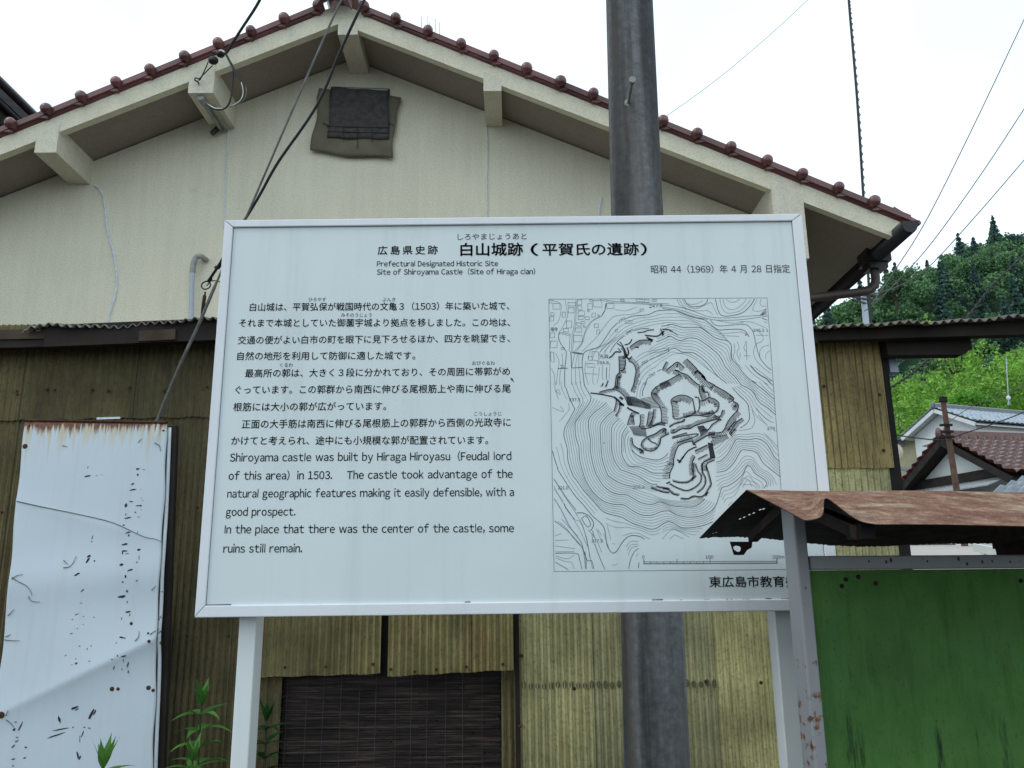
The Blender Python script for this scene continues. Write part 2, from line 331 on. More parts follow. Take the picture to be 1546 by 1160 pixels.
# ================================================================== THE CREAM HOUSE
HW = 5.67; HV = 5.20                          # gable wall plane and front of the verge
AX = -1.215; AZ = 5.68; SL, SR = .440, .449; XL, XR = -6.2, 2.745
def rz(x): return AZ - (SR * (x - AX) if x > AX else SL * (AX - x))
house = thing('house', 'cream stuccoed house with a maroon tiled gable roof behind the shed', 'house', (AX, HW, 0))
TT = .075; FH = .150                           # tile band and plaster verge heights
def under(x): return rz(x) - TT - FH
b = MB(); xw0, xw1 = -5.6, 2.02
b.prism([(xw0, HW, -.05), (xw1, HW, -.05), (xw1, HW, under(xw1) + .03), (AX, HW, under(AX) + .03), (xw0, HW, under(xw0) + .03)], (0, 7.6, 0))
wall = b.build('wall', M_STUCCO, house)
for s in (0, 1):                              # soffits, verge boards and roofs, one slope each
    a, c = (XL, AX) if s == 0 else (AX, XR)
    c2 = c - .10 if s else c; a2 = a if s else a + .1
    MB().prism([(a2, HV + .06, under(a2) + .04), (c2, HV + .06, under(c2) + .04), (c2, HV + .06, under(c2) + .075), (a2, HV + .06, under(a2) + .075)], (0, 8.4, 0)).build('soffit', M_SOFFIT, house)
    MB().prism([(a2, HV, under(a2)), (c2, HV, under(c2)), (c2, HV, rz(c2) - TT + .01), (a2, HV, rz(a2) - TT + .01)], (0, .058, 0)).build('verge_board', M_FASCIA, house)
    r_ = MB()
    L = c - a
    def top(u, v, a=a, L=L):
        x = a + L * u; y = HV + .02 + v * 8.5
        return (x, y, rz(x) - .045 + .03 * math.cos(2 * math.pi * y / .27) + .012 * ((u * 17) % 1))
    r_.grid(51, 190, top)
    r_.build('roof', M_TILE, house, True, .02)
def vtile(cx, sgn):                           # one verge tile: a bar along the slope and its round end
    m = MB(); cx += rnd.uniform(-.006, .006); jz = rnd.uniform(-.004, .004); jr = rnd.uniform(.92, 1.04); sl = SR if sgn > 0 else -SL; dx = .235 * sgn
    x0, x1 = cx - .012 * sgn, cx + dx * 1.02
    z0, z1 = rz(x0), rz(x1)
    q = [(x0, HV - .035, z0 - TT + .012), (x1, HV - .035, z1 - TT + .004), (x1, HV - .035, z1 - .03), (x1, HV - .018, z1 - .008), (x0, HV - .018, z0 + .002), (x0, HV - .035, z0 - .02)]
    m.prism([(x0, HV - .035, z0 - TT + .010), (x1, HV - .035, z1 - TT + .004), (x1, HV - .035, z1 - .03), (x0, HV - .035, z0 - .022)], (0, .20, 0))
    m.tube([(x0, HV + .03, z0 - .050), (x1, HV + .03, z1 - .056)], .047, 12)
    m.tube([(cx, HV - .055, rz(cx) - .037 + jz), (cx, HV + .05, rz(cx) - .037 + jz)], .038 * jr, 14)
    m.ball((cx, HV - .055, rz(cx) - .037 + jz), (.038 * jr, .028, .038 * jr), 14, 10)
    m.tube([(cx, HV - .052, rz(cx) - .037 + jz), (cx, HV - .047, rz(cx) - .037 + jz)], .0398 * jr, 14)
    m.bar((cx + .02 * sgn, HV - .03, rz(cx) - TT - .004), (cx + .02 * sgn, HV + .0, rz(cx) - TT - .004), .06, .03)
    return m
xs = [P(552, 10, HV).x + (P(1315, 302, HV).x - P(552, 10, HV).x) * i / 15 for i in range(16)]
for x in xs: vtile(x, 1).build('verge_tile', M_TILE, house, True)
xs = [P(482, 11, HV).x + (P(22, 190, HV).x - P(482, 11, HV).x) * i / 9 for i in range(14)]
for x in xs: vtile(x, -1).build('verge_tile', M_TILE, house, True)
# eave corner tile, ridge tile with its flower-like end
b = MB(); b.prism([(2.60, HV - .03, rz(2.60) - TT), (XR + .02, HV - .03, rz(XR) - TT), (XR + .03, HV - .02, rz(XR) - .055), (XR - .03, HV - .02, rz(XR) - .02), (2.60, HV - .03, rz(2.60) - .01)], (0, 8.4, 0)); b.build('eave_tile', M_TILE, house)
b = MB(); b.tube([(AX, HV - .02, AZ + .05), (AX, 13.6, AZ + .05)], .13, 14); b.build('ridge_tile', M_TILE, house, True)
b = MB()
for ring, (rr, n_, tl, off) in enumerate([(.165, 11, .11, 0), (.105, 8, .095, .4), (.05, 5, .07, .1)]):
    for i in range(n_):
        a = 2 * math.pi * (i + off) / n_; c = Vector((AX + rr * math.cos(a), HV - .06 - .035 * ring, AZ + .045 + rr * math.sin(a)))
        e = Vector((math.cos(a), -.25, math.sin(a))); t = Vector((-math.sin(a), 0, math.cos(a)))
        b.add([c - e * tl * .5 - t * .012, c - t * .034 + Vector((0, -.018, 0)), c + e * tl * .75, c + t * .034 + Vector((0, -.018, 0)), c - e * tl * .5 + t * .012, c + Vector((0, .03, 0)), c + Vector((0, -.045, 0))],
              [(0, 1, 6), (1, 2, 6), (2, 3, 6), (3, 4, 6), (4, 0, 6), (1, 0, 5), (2, 1, 5), (3, 2, 5), (4, 3, 5), (0, 4, 5)])
b.ball((AX, HV - .16, AZ + .045), .03); b.build('ridge_ornament', M_TILE, house)
# projecting beam ends
for (xa, xb, yb, big) in [(52, 85, 231, 0), (284, 322, 141, 0), (510, 540, 53, 0), (730, 757, 138, 0), (1172, 1210, 372, 1)]:
    p0, p1 = P(xa, yb, HV), P(xb, yb, HV); zb = (p0.z + p1.z) / 2; x0, x1 = p0.x, p1.x
    if big: x1 = 2.0; zb = 3.6
    m = MB(); tz = [(min(under(x0), under((x0 + x1) / 2)) if x0 > AX or x1 < AX else under(x0)) + .055, under(x1) + .055]
    m.prism([(x0, HV - .004, zb), (x1, HV - .004, zb), (x1, HV - .004, max(tz[1], zb + .02)), (x0, HV - .004, max(under(x0) + .055, zb + .02))], (0, HW - HV + .02, 0))
    m.build('beam_end', M_BEAM, house)
# repaired cracks: beads of pale sealant
def bead(pts, wd):
    m = MB(); q = [P(x, y, HW - .003) for x, y in pts]; m.tube(spline(q, 5), [wd * rnd.uniform(.75, 1.2) for _ in range((len(q) - 1) * 5 + 1)], 6); return m.build('crack_sealant', M_SEAL, house, True)
bead([(345, 172), (343, 230), (340, 290), (338, 345)], .006); bead([(735, 192), (736, 230), (735, 280), (736, 340)], .0065)
bead([(143, 280), (153, 290), (158, 310), (163, 350), (172, 385), (176, 420), (174, 445), (165, 475), (160, 500)], .011); bead([(908, 298), (905, 318), (903, 345)], .010)
# vent with mesh pinned over it
vt = MB(); A_, B_, C_, D_ = [P(x, y, HW - .012) for x, y in [(496, 212), (588, 212), (588, 134), (500, 131)]]
vt.hexa([A_, B_, B_ + Vector((0, .05, 0)), A_ + Vector((0, .05, 0))], [D_, C_, C_ + Vector((0, .05, 0)), D_ + Vector((0, .05, 0))])
vent = vt.build('vent', M_LOUVRE, house)
lv = MB()
for i in range(9):
    t = (i + .5) / 9; a = A_.lerp(D_, t) + Vector((.01, -.012, 0)); c = B_.lerp(C_, t) + Vector((-.01, -.012, 0)); lv.bar(a, c, .02, .012)
lv.build('louvre', M_GREYP, vent)
net = MB(); cor = [P(467, 229, HW - .034), P(592, 240, HW - .034), P(605, 148, HW - .034), P(481, 135, HW - .034)]
def nfn(u, v):
    p = cor[0].lerp(cor[1], u).lerp(cor[3].lerp(cor[2], u), v)
    p = p + Vector((.006 * math.sin(11 * v + 2) * (1 if u in (0, 1) else .3), -.003 * math.sin(9 * u + 3 * v) - .002 * math.sin(17 * v), .012 * math.sin(8 * u + 1) * (1 if v in (0, 1) else .2))); p.x -= .03 * math.sin(math.pi * v) ** 2 * (u - .5)
    return p
net.grid(24, 20, nfn); net.build('mesh_cover', M_NET, house, True, .003)
n2 = MB(); c2 = [P(494, 208, HW - .044), P(587, 210, HW - .044), P(587, 138, HW - .044), P(500, 131, HW - .044)]
n2.grid(16, 14, lambda u, v: c2[0].lerp(c2[1], u).lerp(c2[3].lerp(c2[2], u), v) + Vector((.006 * math.sin(6 * v), -.0015 * math.sin(11 * u + 5 * v), .005 * math.sin(13 * u))))
n2.build('mesh_cover', M_NETDK, house, True, .003)
st = MB()
for (x0, y0, x1, y1) in [(494, 191, 587, 193), (494, 199, 587, 201), (519, 205, 519, 213), (540, 205, 540, 224), (562, 206, 562, 214), (540, 192, 540, 208), (488, 186, 497, 190), (586, 186, 594, 189), (518, 192, 518, 205), (562, 193, 562, 205)]:
    st.bar(P(x0, y0, HW - .048), P(x1, y1, HW - .048), .006, .004)
st.build('batten', M_LOUVRE, house)
# eave gutter, outlet box and drain pipe
GX = P(1374, 350, 5.06).x; GZ = P(1374, 341, 5.06).z
b = MB(); prof = [(math.cos(math.pi + math.pi * i / 10) * .05, math.sin(math.pi + math.pi * i / 10) * .05) for i in range(11)]; prof = [(-.05, .028)] + prof + [(.072, .034)]
y0, y1 = 5.06, 13.2; vs = []; fs = []
for y in (y0, y1):
    vs += [(GX + px, y, GZ + pz) for px, pz in prof]
k = len(prof); fs = [(i, i + 1, k + i + 1, k + i) for i in range(k - 1)]
b.add(vs, fs); gutter = b.build('gutter', M_GUTTER, house, True, .006)
MB().prism([(GX + px, 5.05, GZ + pz) for px, pz in prof], (0, .012, 0)).build('end_cap', M_GUTTER, gutter)
d_ = ray(1320, 393); yb = GX / (d_.x / d_.y); zb = PX(1320, 393, GX).z
b = MB()
for (z0, z1, r0) in [(zb + .09, zb - .035, .085), (zb - .035, zb - .08, .065)]:
    b.prism([(GX - r0, yb - r0, z1), (GX + r0, yb - r0, z1), (GX + r0, yb + r0, z1), (GX - r0, yb + r0, z1)], (0, 0, z0 - z1))
b.bar((GX, yb, zb + .095), (GX, yb, zb + .115), .19, .19, (0, 1, 0)); b.build('outlet_box', M_GUTTER, gutter)
b = MB(); e0 = Vector((GX - .01, yb, zb - .06)); e1 = e0 - Vector((0, 0, .13)); zp = e1.z
endp = P(1190, 454, HW - .1)
b.tube(spline([e0, e1 + Vector((0, 0, .03)), e1 + Vector((-.05, .0, -.035)), e1.lerp(endp, .25) + Vector((0, 0, -.03)), endp], 6), .031, 12); b.build('drain_pipe', M_PIPE, gutter, True)
# grey pipe that hooks into the wall
hk = MB(); pp = [P(x, y, HW - .05) for x, y in [(288, 500), (289, 470), (290, 425), (291, 410)]]
hk.tube(pp, .0165, 10); hk.build('wall_pipe', M_PVC, house, True)
hk = MB(); pp = [P(x, y, HW - d) for x, y, d in [(291, 412, .05), (292, 400, .05), (296, 389, .05), (303, 387, .05), (309, 391, .03), (312, 393, -.01)]]
hk.tube(spline(pp, 4), .0195, 10); hk.build('pipe_bend', M_PVCOLD, house, True)
# conduit under the second beam end, with its entry bush
cq = MB(); cz = P(303, 141, HV).z - .02; ca = P(305, 152, HV + .05); ca.z = cz; cb = Vector((ca.x + .0, HW - .02, cz))
cq.tube([ca, cb], .016, 10); cq.tube([ca + Vector((.045, .1, 0)), cb + Vector((.045, 0, 0))], .011, 8); cq.build('conduit', M_PVCOLD, house, True)
cq = MB(); cq.tube([ca + Vector((0, -.03, .005)), ca + Vector((0, .03, 0))], .024, 12); cq.build('conduit_bush', M_GREYP, house, True)
cq = MB(); cq.tube([cb + Vector((-.02, -.02, .0)), cb + Vector((-.06, -.03, -.05))], .02, 8); cq.build('conduit_elbow', M_GUTTER, house, True)

# TV aerial rods beyond the ridge
an = thing('aerial', 'thin upright aerial rods just showing above the maroon roof', 'aerial', P(648, 60, 7.5))
b = MB()
for x, y0, y1 in [(636, 26, 60), (646, 24, 60), (657, 28, 62), (664, 34, 62), (649, 34, 60)]: b.tube([P(x, y1, 7.5), P(x, y0, 7.5)], .0035, 5)
b.tube([P(630, 52, 7.5), P(668, 54, 7.5)], .006, 5); b.tube([P(648, 52, 7.5), P(648, 120, 7.5)], .012, 6)
b.build('rods', M_WIRE, an)

# ================================================================== NEIGHBOURING HOUSE, FAR LEFT
nb0 = P(0, 124, 8.5); nb1x = nb0.x
nh = thing('neighbour_house', 'dark gutter and orange brown boards of the house beyond the left eave', 'house', (nb1x - 3, 12, 0))
zt = nb0.z
b = MB(); b.prism([(nb1x - 5.5, 5.5, zt + 1.9), (nb1x + .05, 5.5, zt + .02), (nb1x + .05, 5.5, zt - .10), (nb1x - 5.5, 5.5, zt + 1.75)], (0, 14, 0)); b.build('roof', M_GREYTILE, nh)
b = MB()
for dz, dx, r_ in [(0, .06, .055), (-.16, -.02, .035), (-.30, -.12, .045)]: b.tube([(nb1x + dx, 5.4, zt - .06 + dz), (nb1x + dx, 19.6, zt - .06 + dz)], r_, 10)
b.build('gutter', M_GUTTER, nh, True)
b = MB(); b.box(nb1x - 1.0, nb1x - .06, 5.5, 19.4, zt - .42, zt - .12); b.build('soffit', M_DARK, nh)
b = MB(); b.box(nb1x - 5, nb1x - .35, 5.8, 19.2, 0, zt - .30); b.build('wall', M_WALLBR, nh)

# ================================================================== LEAN-TO SHED
SW = 4.20; SE = 4.0
shed = thing('shed', 'lean-to shed clad in dirty yellow brown corrugated plastic in front of the house', 'shed', (0, SW, 0))
def corr(name, mat, x0, x1, z0, z1, D, amp=.0075, dz=(0, 0, 0, 0), wob=.0, nz_=6, thick=.0, parent=shed, rag=0):
    n_ = max(4, int((x1 - x0) / CP * 8)); m = MB()
    def fn(u, v):
        x = x0 + (x1 - x0) * u
        bz = z0 + dz[0] * (1 - u) + dz[1] * u; tz = z1 + dz[2] * (1 - u) + dz[3] * u
        z = bz + (tz - bz) * v + rag * math.sin(x * 37 + v * 3) * (1 - v)
        return (x, D - amp * math.sin(2 * math.pi * x / CP) - wob * math.sin(3 * x + 1.3 * z), z)
    m.grid(n_, nz_, fn); return m.build(name, mat, parent, True, thick)
X = lambda px, py, D=SW: P(px, py, D).x
Z = lambda px, py, D=SW: P(px, py, D).z
xA = -3.6; xB = X(402, 960); zlap = Z(200, 627, SW - .012)
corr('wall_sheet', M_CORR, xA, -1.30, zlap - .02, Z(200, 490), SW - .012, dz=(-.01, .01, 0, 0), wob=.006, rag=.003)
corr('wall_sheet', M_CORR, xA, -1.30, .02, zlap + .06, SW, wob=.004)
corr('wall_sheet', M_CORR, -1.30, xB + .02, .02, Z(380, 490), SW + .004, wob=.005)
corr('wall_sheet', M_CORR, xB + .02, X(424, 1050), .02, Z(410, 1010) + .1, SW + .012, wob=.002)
corr('wall_sheet', M_CORR, X(757, 1050), X(778, 1050), .02, Z(760, 1000), SW - .004, wob=.002)
f1 = corr('door_flap', M_FLAP, xB - .06, X(575, 980, SW - .03), Z(480, 1021, SW - .03), Z(480, 860, SW - .03), SW - .03, dz=(-.004, .008, 0, 0), rag=.002)
f2 = corr('door_flap', M_FLAP, X(586, 980, SW - .06), X(775, 980, SW - .06), Z(680, 1018, SW - .06), Z(680, 860, SW - .06), SW - .06, dz=(-.008, .016, 0, 0), rag=.002)
for x, y, D in [(492, 1007, .042), (563, 1003, .042), (590, 1011, .072), (626, 1014, .072), (659, 1011, .072), (704, 1007, .072), (759, 1003, .072), (430, 1008, .042), (765, 1025, .02)]: MB().ball(P(x, y, SW - D), (.0075, .004, .0075), 8, 5).build('nail_head', M_RUST, f1 if x < 580 else f2)
# yellow translucent part
xC = X(783, 1000); xG = X(1366, 836)
xR0 = X(1232, 600)
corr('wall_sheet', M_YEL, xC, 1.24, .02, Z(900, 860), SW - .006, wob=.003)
corr('wall_sheet', M_YEL_BACKLIT, 1.24, X(1350, 760), .02, Z(1300, 700), SW + .002, wob=.003)
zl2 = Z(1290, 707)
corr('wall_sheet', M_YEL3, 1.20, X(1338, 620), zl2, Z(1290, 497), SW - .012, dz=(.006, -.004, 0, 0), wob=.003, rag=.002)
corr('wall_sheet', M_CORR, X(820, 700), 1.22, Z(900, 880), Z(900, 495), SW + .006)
# mould stains along the batten, bolts
ms_ = MB()
for k in range(0, 30):
    x = math.floor(xC / CP) * CP + CP * .25 + k * CP
    if xC < x < 1.27:
        px = 0; z = Z(1000, 1033) + rnd.uniform(-.004, .004); h = rnd.uniform(.014, .022)
        ms_.prism([(x + math.cos(a) * .0105, SW - .0165 + .004 * abs(math.cos(a)), z + math.sin(a) * h) for a in [2 * math.pi * q / 10 for q in range(10)]], (0, .002, 0))
M_MOULD = simple('mould_stain', (.12, .112, .062), .9, var=.4, scale=60)
ms_.build('mould_patch', M_MOULD, shed)
for x, y in [(867, 1040), (1066, 1029), (1149, 1031), (1206, 1024), (785, 1097), (787, 990), (1244, 583), (1328, 596), (1334, 680), (27, 596), (72, 588), (164, 590), (248, 590)]: MB().ball(P(x, y, SW - .022), (.009, .006, .009), 8, 5).build('bolt_head', M_RUST, shed)
for row in (Z(150, 590), Z(150, 590) - .62, Z(150, 590) - 1.24):
    for i in range(9):
        x = -2.95 + i * .195 + rnd.uniform(-.012, .012)
        if x < -1.0: MB().ball((x, SW - .024, row + rnd.uniform(-.01, .01)), (.008, .005, .008), 8, 5).build('bolt_head', M_RUST, shed)
# dark strip between the door flaps, then timber posts and eave beams
MB().box(X(577, 950), X(585, 950), SW + .0, SW + .045, Z(580, 1022), Z(580, 900)).build('post', M_DARK, shed)  # dark strip standing in for the shaded gap between the flaps
MB().box(X(776, 1000) + .004, X(783, 1000) + .004, SW - .02, SW + .05, .02, Z(780, 880)).build('post', M_WOOD, shed)
MB().box(X(1349, 760), X(1349, 760) + .055, SW - .005, SW + .09, .02, Z(1350, 515)).build('post', M_DARK, shed)
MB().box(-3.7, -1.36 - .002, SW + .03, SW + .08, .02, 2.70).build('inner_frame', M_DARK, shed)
# eave sheets: two on the left, two on the right
def eave(name, px0, px1, pys, D, depth=1.62, amp=.017, pitch=.046, rise=.22, mat=M_ROOFCORR):
    x0 = P(px0, 490, D).x; x1 = P(px1, 490, D).x; n_ = int((x1 - x0) / pitch * 8); m = MB()
    zs = [P(px, py, D) for px, py in pys]; xx = [p.x for p in zs]; zz = [p.z for p in zs]
    def fn(u, v):
        x = x0 + (x1 - x0) * u; y = D + depth * v + .012 * math.sin(x * 9) * (1 - v)
        return (x, y, float(np.interp(x, xx, zz)) + rise * v * depth + amp * .5 * math.sin(2 * math.pi * x / pitch) + .004 * math.sin(23 * x))
    m.grid(n_, 6, fn); return m.build(name, mat, shed, True, .004)
eave('roof_sheet', -90, 62, [(-90, 503), (62, 499)], SE + .02); eave('roof_sheet', 38, 345, [(38, 497), (80, 490), (130, 494), (180, 492), (250, 486), (345, 481)], SE - .01)
eave('roof_sheet', 340, 1232, [(340, 481), (1232, 491)], SE - .02); eave('roof_sheet', 1225, 1640, [(1225, 492), (1300, 491), (1400, 487), (1546, 478), (1640, 473)], SE - .03, mat=M_ROOFCORR)
def beam(px0, py0, px1, py1, D, h, d, mat, name='eave_beam'):
    a, c = P(px0, py0, D), P(px1, py1, D); m = MB(); m.bar(a, c, d, h); return m.build(name, mat, shed)
beam(-90, 519, 72, 515, SE + .06, .075, .05, M_WOOD); beam(72, 510, 340, 499, SE + .04, .115, .06, M_WOOD); beam(210, 508, 265, 505, SE + .005, .055, .01, M_WOOD2)
beam(-90, 508, 75, 505, SE + .035, .05, .02, M_WOOD2)
beam(340, 502, 1232, 508, SE + .06, .09, .06, M_WOOD); beam(1228, 506, 1640, 494, SE + .07, .075, .06, M_WOOD); 
# big projecting beam end with chamfered corner
a = P(1236, 515, SE + .16); z0 = P(1400, 536, SE + .12).z; z1 = P(1400, 498, SE + .12).z; xe = P(1466, 515, SE + .12).x; xs_ = P(1338, 515, SE + .12).x
MB().prism([(xs_, SE + .12, z0), (xe - .05, SE + .12, z0), (xe, SE + .12, z0 + .03), (xe, SE + .12, z1), (xs_, SE + .12, z1)], (0, .07, 0)).build('cross_beam', M_WOOD, shed)
for px in (140, 480, 760, 1020, 1290):
    a = P(px, 497, SE + .1); MB().bar(a, a + Vector((0, 1.5, .14)), .045, .05).build('rafter', M_WOOD, shed)
# dark back of the open part and its sill
MB().box(X(400, 1050) - .05, X(790, 1050) + .05, SW + .35, SW + .38, 0, 2.2).build('dark_backing', M_DARK, shed)  # near-black sheet standing in for the shade inside the shed
MB().box(-2.9, 1.9, HW - .12, HW - .06, 0, 2.4).build('dark_backing', M_WOOD, shed)

# reed screen hung in the opening
rs = thing('reed_screen', 'dark reed blind hanging in the shed opening below the corrugated flaps', 'blind', (X(590, 1090), SW + .06, 0))
b = MB(); x0, x1 = X(428, 1060, SW + .06), X(757, 1060, SW + .06); z = Z(590, 1012, SW + .06)
while z > .32:
    k = x0 + rnd.uniform(-.02, .004)
    while k < x1 - .01:
        e = min(x1 + rnd.uniform(-.012, .008), k + rnd.uniform(.25, .9)); r_ = rnd.uniform(.0016, .0027); y = SW + .06 + rnd.uniform(-.004, .004)
        b.bar((k, y, z + rnd.uniform(-.0015, .0015)), (e, y, z + rnd.uniform(-.0015, .0015)), 2 * r_, 2 * r_); k = e + rnd.uniform(0, .01)
    z -= .0053
b.build('reeds', M_REED, rs)
b = MB()
for i in range(13):
    x = x0 + .02 + (x1 - x0 - .03) * i / 12 + rnd.uniform(-.012, .012); b.tube([(x, SW + .052, .32), (x + rnd.uniform(-.004, .004), SW + .052, .7), (x, SW + .052, Z(590, 1012, SW + .06))], .0011, 5)
b.build('strings', M_STRING, rs)

# small white lamp box under the eave beam
lp = thing('eave_lamp', 'small pale grey box hung under the dark eave beam by the shed corner', 'lamp', P(1347, 560, SE + .25))
c = P(1347, 551, SE + .25); b = MB(); b.hexa([c + Vector((-.024, -.02, -.045)), c + Vector((.024, -.02, -.045)), c + Vector((.024, .02, -.045)), c + Vector((-.024, .02, -.045))], [c + Vector((-.02, -.016, .045)), c + Vector((.012, -.016, .045)), c + Vector((.012, .016, .045)), c + Vector((-.02, .016, .045))]); b.build('body', M_PVC, lp)
b = MB(); b.tube([c + Vector((0, 0, .045)), c + Vector((0, 0, .10))], .008, 6); b.build('bracket', M_GUTTER, lp)
# ================================================================== THE INFORMATION SIGN
SY = 2.38
sign = thing('information_sign', 'big white castle information sign with a contour map on two white posts', 'sign', (0, SY + .05, 0))
x0, x1, z0, z1 = -.885, .904, 1.420, 2.607
fw = [.030, .030, .040, .036]                 # top, bottom, left, right face widths
panel = MB().box(x0 + .02, x1 - .02, SY, SY + .02, z0 + .015, z1 - .015).build('sign_panel', M_PANEL, sign)
fy0, fy1 = SY - .008, SY + .045
L0, L1, T0, T1 = x0 + .027, x1 - .031, z0 + .032, z1 - .023
gp = .0007
def rail(poly):
    m = MB(); n = len(poly)
    m.prism([(p[0], fy0, p[1]) for p in poly], (0, fy1 - fy0, 0)); o = m.build('frame_rail', M_FRAME, sign)
    bv = o.modifiers.new('edge', 'BEVEL'); bv.width = .0025; bv.segments = 2; bv.limit_method = 'ANGLE'; return o
rail([(x0, z1), (L0 + gp, T1), (L1 - gp, T1), (x1, z1)]); rail([(x0, z0), (x1, z0), (L1 - gp, T0), (L0 + gp, T0)])
rail([(x0, z0 + 2 * gp), (L0, T0 + gp), (L0, T1 - gp), (x0, z1 - 2 * gp)]); rail([(x1, z0 + 2 * gp), (x1, z1 - 2 * gp), (L1, T1 - gp), (L1, T0 + gp)])
b = MB()
for pts in [[(L0, T0), (L0, T1)], [(L0, T1), (L1, T1)], [(L1, T0), (L1, T1)]]:
    (xa, za), (xb, zb) = pts; b = MB(); b.bar((xa, SY - .0005, za), (xb, SY - .0005, zb), .0016, .0016); b.build('frame_joint', M_MAPBOLD, panel)
for xa, xb in [(L0, L0 + .07), (L0 + 1.24, L0 + 1.27), (L0 + .72, L0 + .735)]: MB().bar((xa, SY - .0012, T0 + .001), (xb, SY - .0012, T0 + .0015), .002, .003).build('frame_gap', M_MAPBOLD, panel)
dm = MB()
for i in range(26):
    x = L1 - .42 + rnd.random() ** .7 * .38; h = rnd.uniform(.0003, .0010) * (1 + 1.2 * (rnd.random() < .12)); dm.ball((x, SY - .001, T0 + rnd.uniform(0, .002)), (rnd.uniform(.001, .006), .001, h), 6, 4)
M_MOSS = simple('dark_grime', (.035, .04, .025), .9); dm.build('grime', M_MOSS, panel)
for i, x in enumerate([.08, .27, .46, .62, .80]):
    MB().ball((x0 + 1.79 * x, SY + .012, z1 + .001), (.005, .004, .003), 6, 4).build('rivet', M_FRAME, sign)
# posts
def post(xa, xb, ya, yb, top): 
    o = MB().box(xa, xb, ya, yb, -.05, top).build('post', M_SPOST, sign); bv = o.modifiers.new('edge', 'BEVEL'); bv.width = .003; bv.segments = 2; return o
post(-.778, -.730, SY + .048, SY + .125, 2.50); post(.706 + .028, .706 + .085, SY + .048, SY + .120, 2.50)

# ------------------------------------------------------------------ printed lettering
_glyphs = {}
def glyph(c):                                 # outline of one character; Latin letters and figures use the wide forms, set close
    if c in _glyphs: return _glyphs[c]
    if c in 'lI': h_ = (.78 if c == 'l' else .735) * EM; _glyphs[c] = ([(.1, BASE), (.1 + .078 * EM, BASE), (.1 + .078 * EM, BASE + h_), (.1, BASE + h_)], [(0, 1, 2, 3)]); return _glyphs[c]
    k = chr(ord(c) + 0xFEE0) if 33 <= ord(c) <= 126 else c
    cu = bpy.data.curves.new('glyph', 'FONT'); cu.body = k; cu.size = 1; cu.resolution_u = 3
    o = bpy.data.objects.new('glyph', cu); COL.objects.link(o); dg = bpy.context.evaluated_depsgraph_get()
    me = bpy.data.meshes.new_from_object(o.evaluated_get(dg)); bpy.data.objects.remove(o)
    vs = [(v.co.x, v.co.y) for v in me.vertices]; fs = [tuple(q.vertices) for q in me.polygons]; bpy.data.meshes.remove(me); bpy.data.curves.remove(cu)
    _glyphs[c] = (vs, fs); return _glyphs[c]
EM = .9; BASE = 0
EM = max(v[0] for v in glyph('一')[0]) + min(v[0] for v in glyph('一')[0])
BASE = min(v[1] for v in glyph('H')[0])
def line_mesh(s, wt=0.0, sp=1.0):
    x = 0; V = []; F = []
    for c in s:
        if c in ' \u3000': x += EM * (.36 if c == ' ' else 1) * sp; continue
        vs, fs = glyph(c)
        if 33 <= ord(c) <= 126:
            lo = min(v[0] for v in vs); hi = max(v[0] for v in vs); e_ = .03 if c in 'lI' else 0; dx = x - lo + (.042 + e_) * EM * sp; adv = (hi - lo) + (.084 + 2 * e_ + .03 * (sp - 1)) * EM * sp; kx = 1
        else: dx = x; adv = EM * sp; kx = 1
        for ox, oy in ([(0, 0)] if wt < .006 else [(-wt, 0), (wt, 0), (0, -wt), (0, wt)]):
            n = len(V); V += [Vector((dx + v[0] * kx + ox, v[1] - BASE + oy, 0)) for v in vs]; F += [tuple(i + n for i in f) for f in fs]
        x += adv
    return V, F
PY = SY - .0011
def put(m, s, px0, px1, py, em, py1=None, wt=0.0, sp=1.0, y=PY):   # left and right ends and the baseline, measured on the sign face
    if not s.strip(): return
    vs, fs = line_mesh(s, wt, sp)
    if not vs: return
    a = min(v.x for v in vs); c = max(v.x for v in vs); p = P(px0, py, SY); q = P(px1, py if py1 is None else py1, SY)
    sx = (q.x - p.x) / (c - a); k = em * (P(px0 + 1, py, SY).x - p.x) / EM
    m.add([(p.x + (v.x - a) * sx, y, p.z + (q.z - p.z) * (v.x - a) / (c - a) + v.y * k) for v in vs], fs)
def printed(name, lines, mat=M_INK, wt=0.0):
    for ln in lines:
        m = MB(); put(m, *ln[:5], **{'wt': wt, **(ln[5] if len(ln) > 5 else {})}); m.build(name, mat, panel, fix=False)
printed('heading', [('広島県史跡', 570, 661, 384, 15.5, dict(py1=383, sp=1.18))], wt=.010)
printed('heading', [('白山城跡', 695, 790, 385, 22.5, dict(py1=384.5, wt=.019)), ('（', 801, 813, 384.5, 21), ('平賀氏の遺跡', 819, 965, 384.5, 21.5, dict(py1=384)), ('）', 967, 977, 384, 21)], wt=.017)
printed('reading_aid', [('しろやまじょうあと', 691, 795, 362, 11.6, dict(py1=361))], wt=.004)
printed('subtitle', [('Prefectural Designated Historic Site', 569, 752, 402.5, 11.2, dict(py1=402)), ('Site of Shiroyama Castle  (Site of Hiraga clan)', 569, 808, 415, 11.4, dict(py1=414))], wt=.0065)
printed('date_line', [('昭和 44（1969）年 4 月 28 日指定', 983, 1193, 412, 14.4, dict(py1=411))])
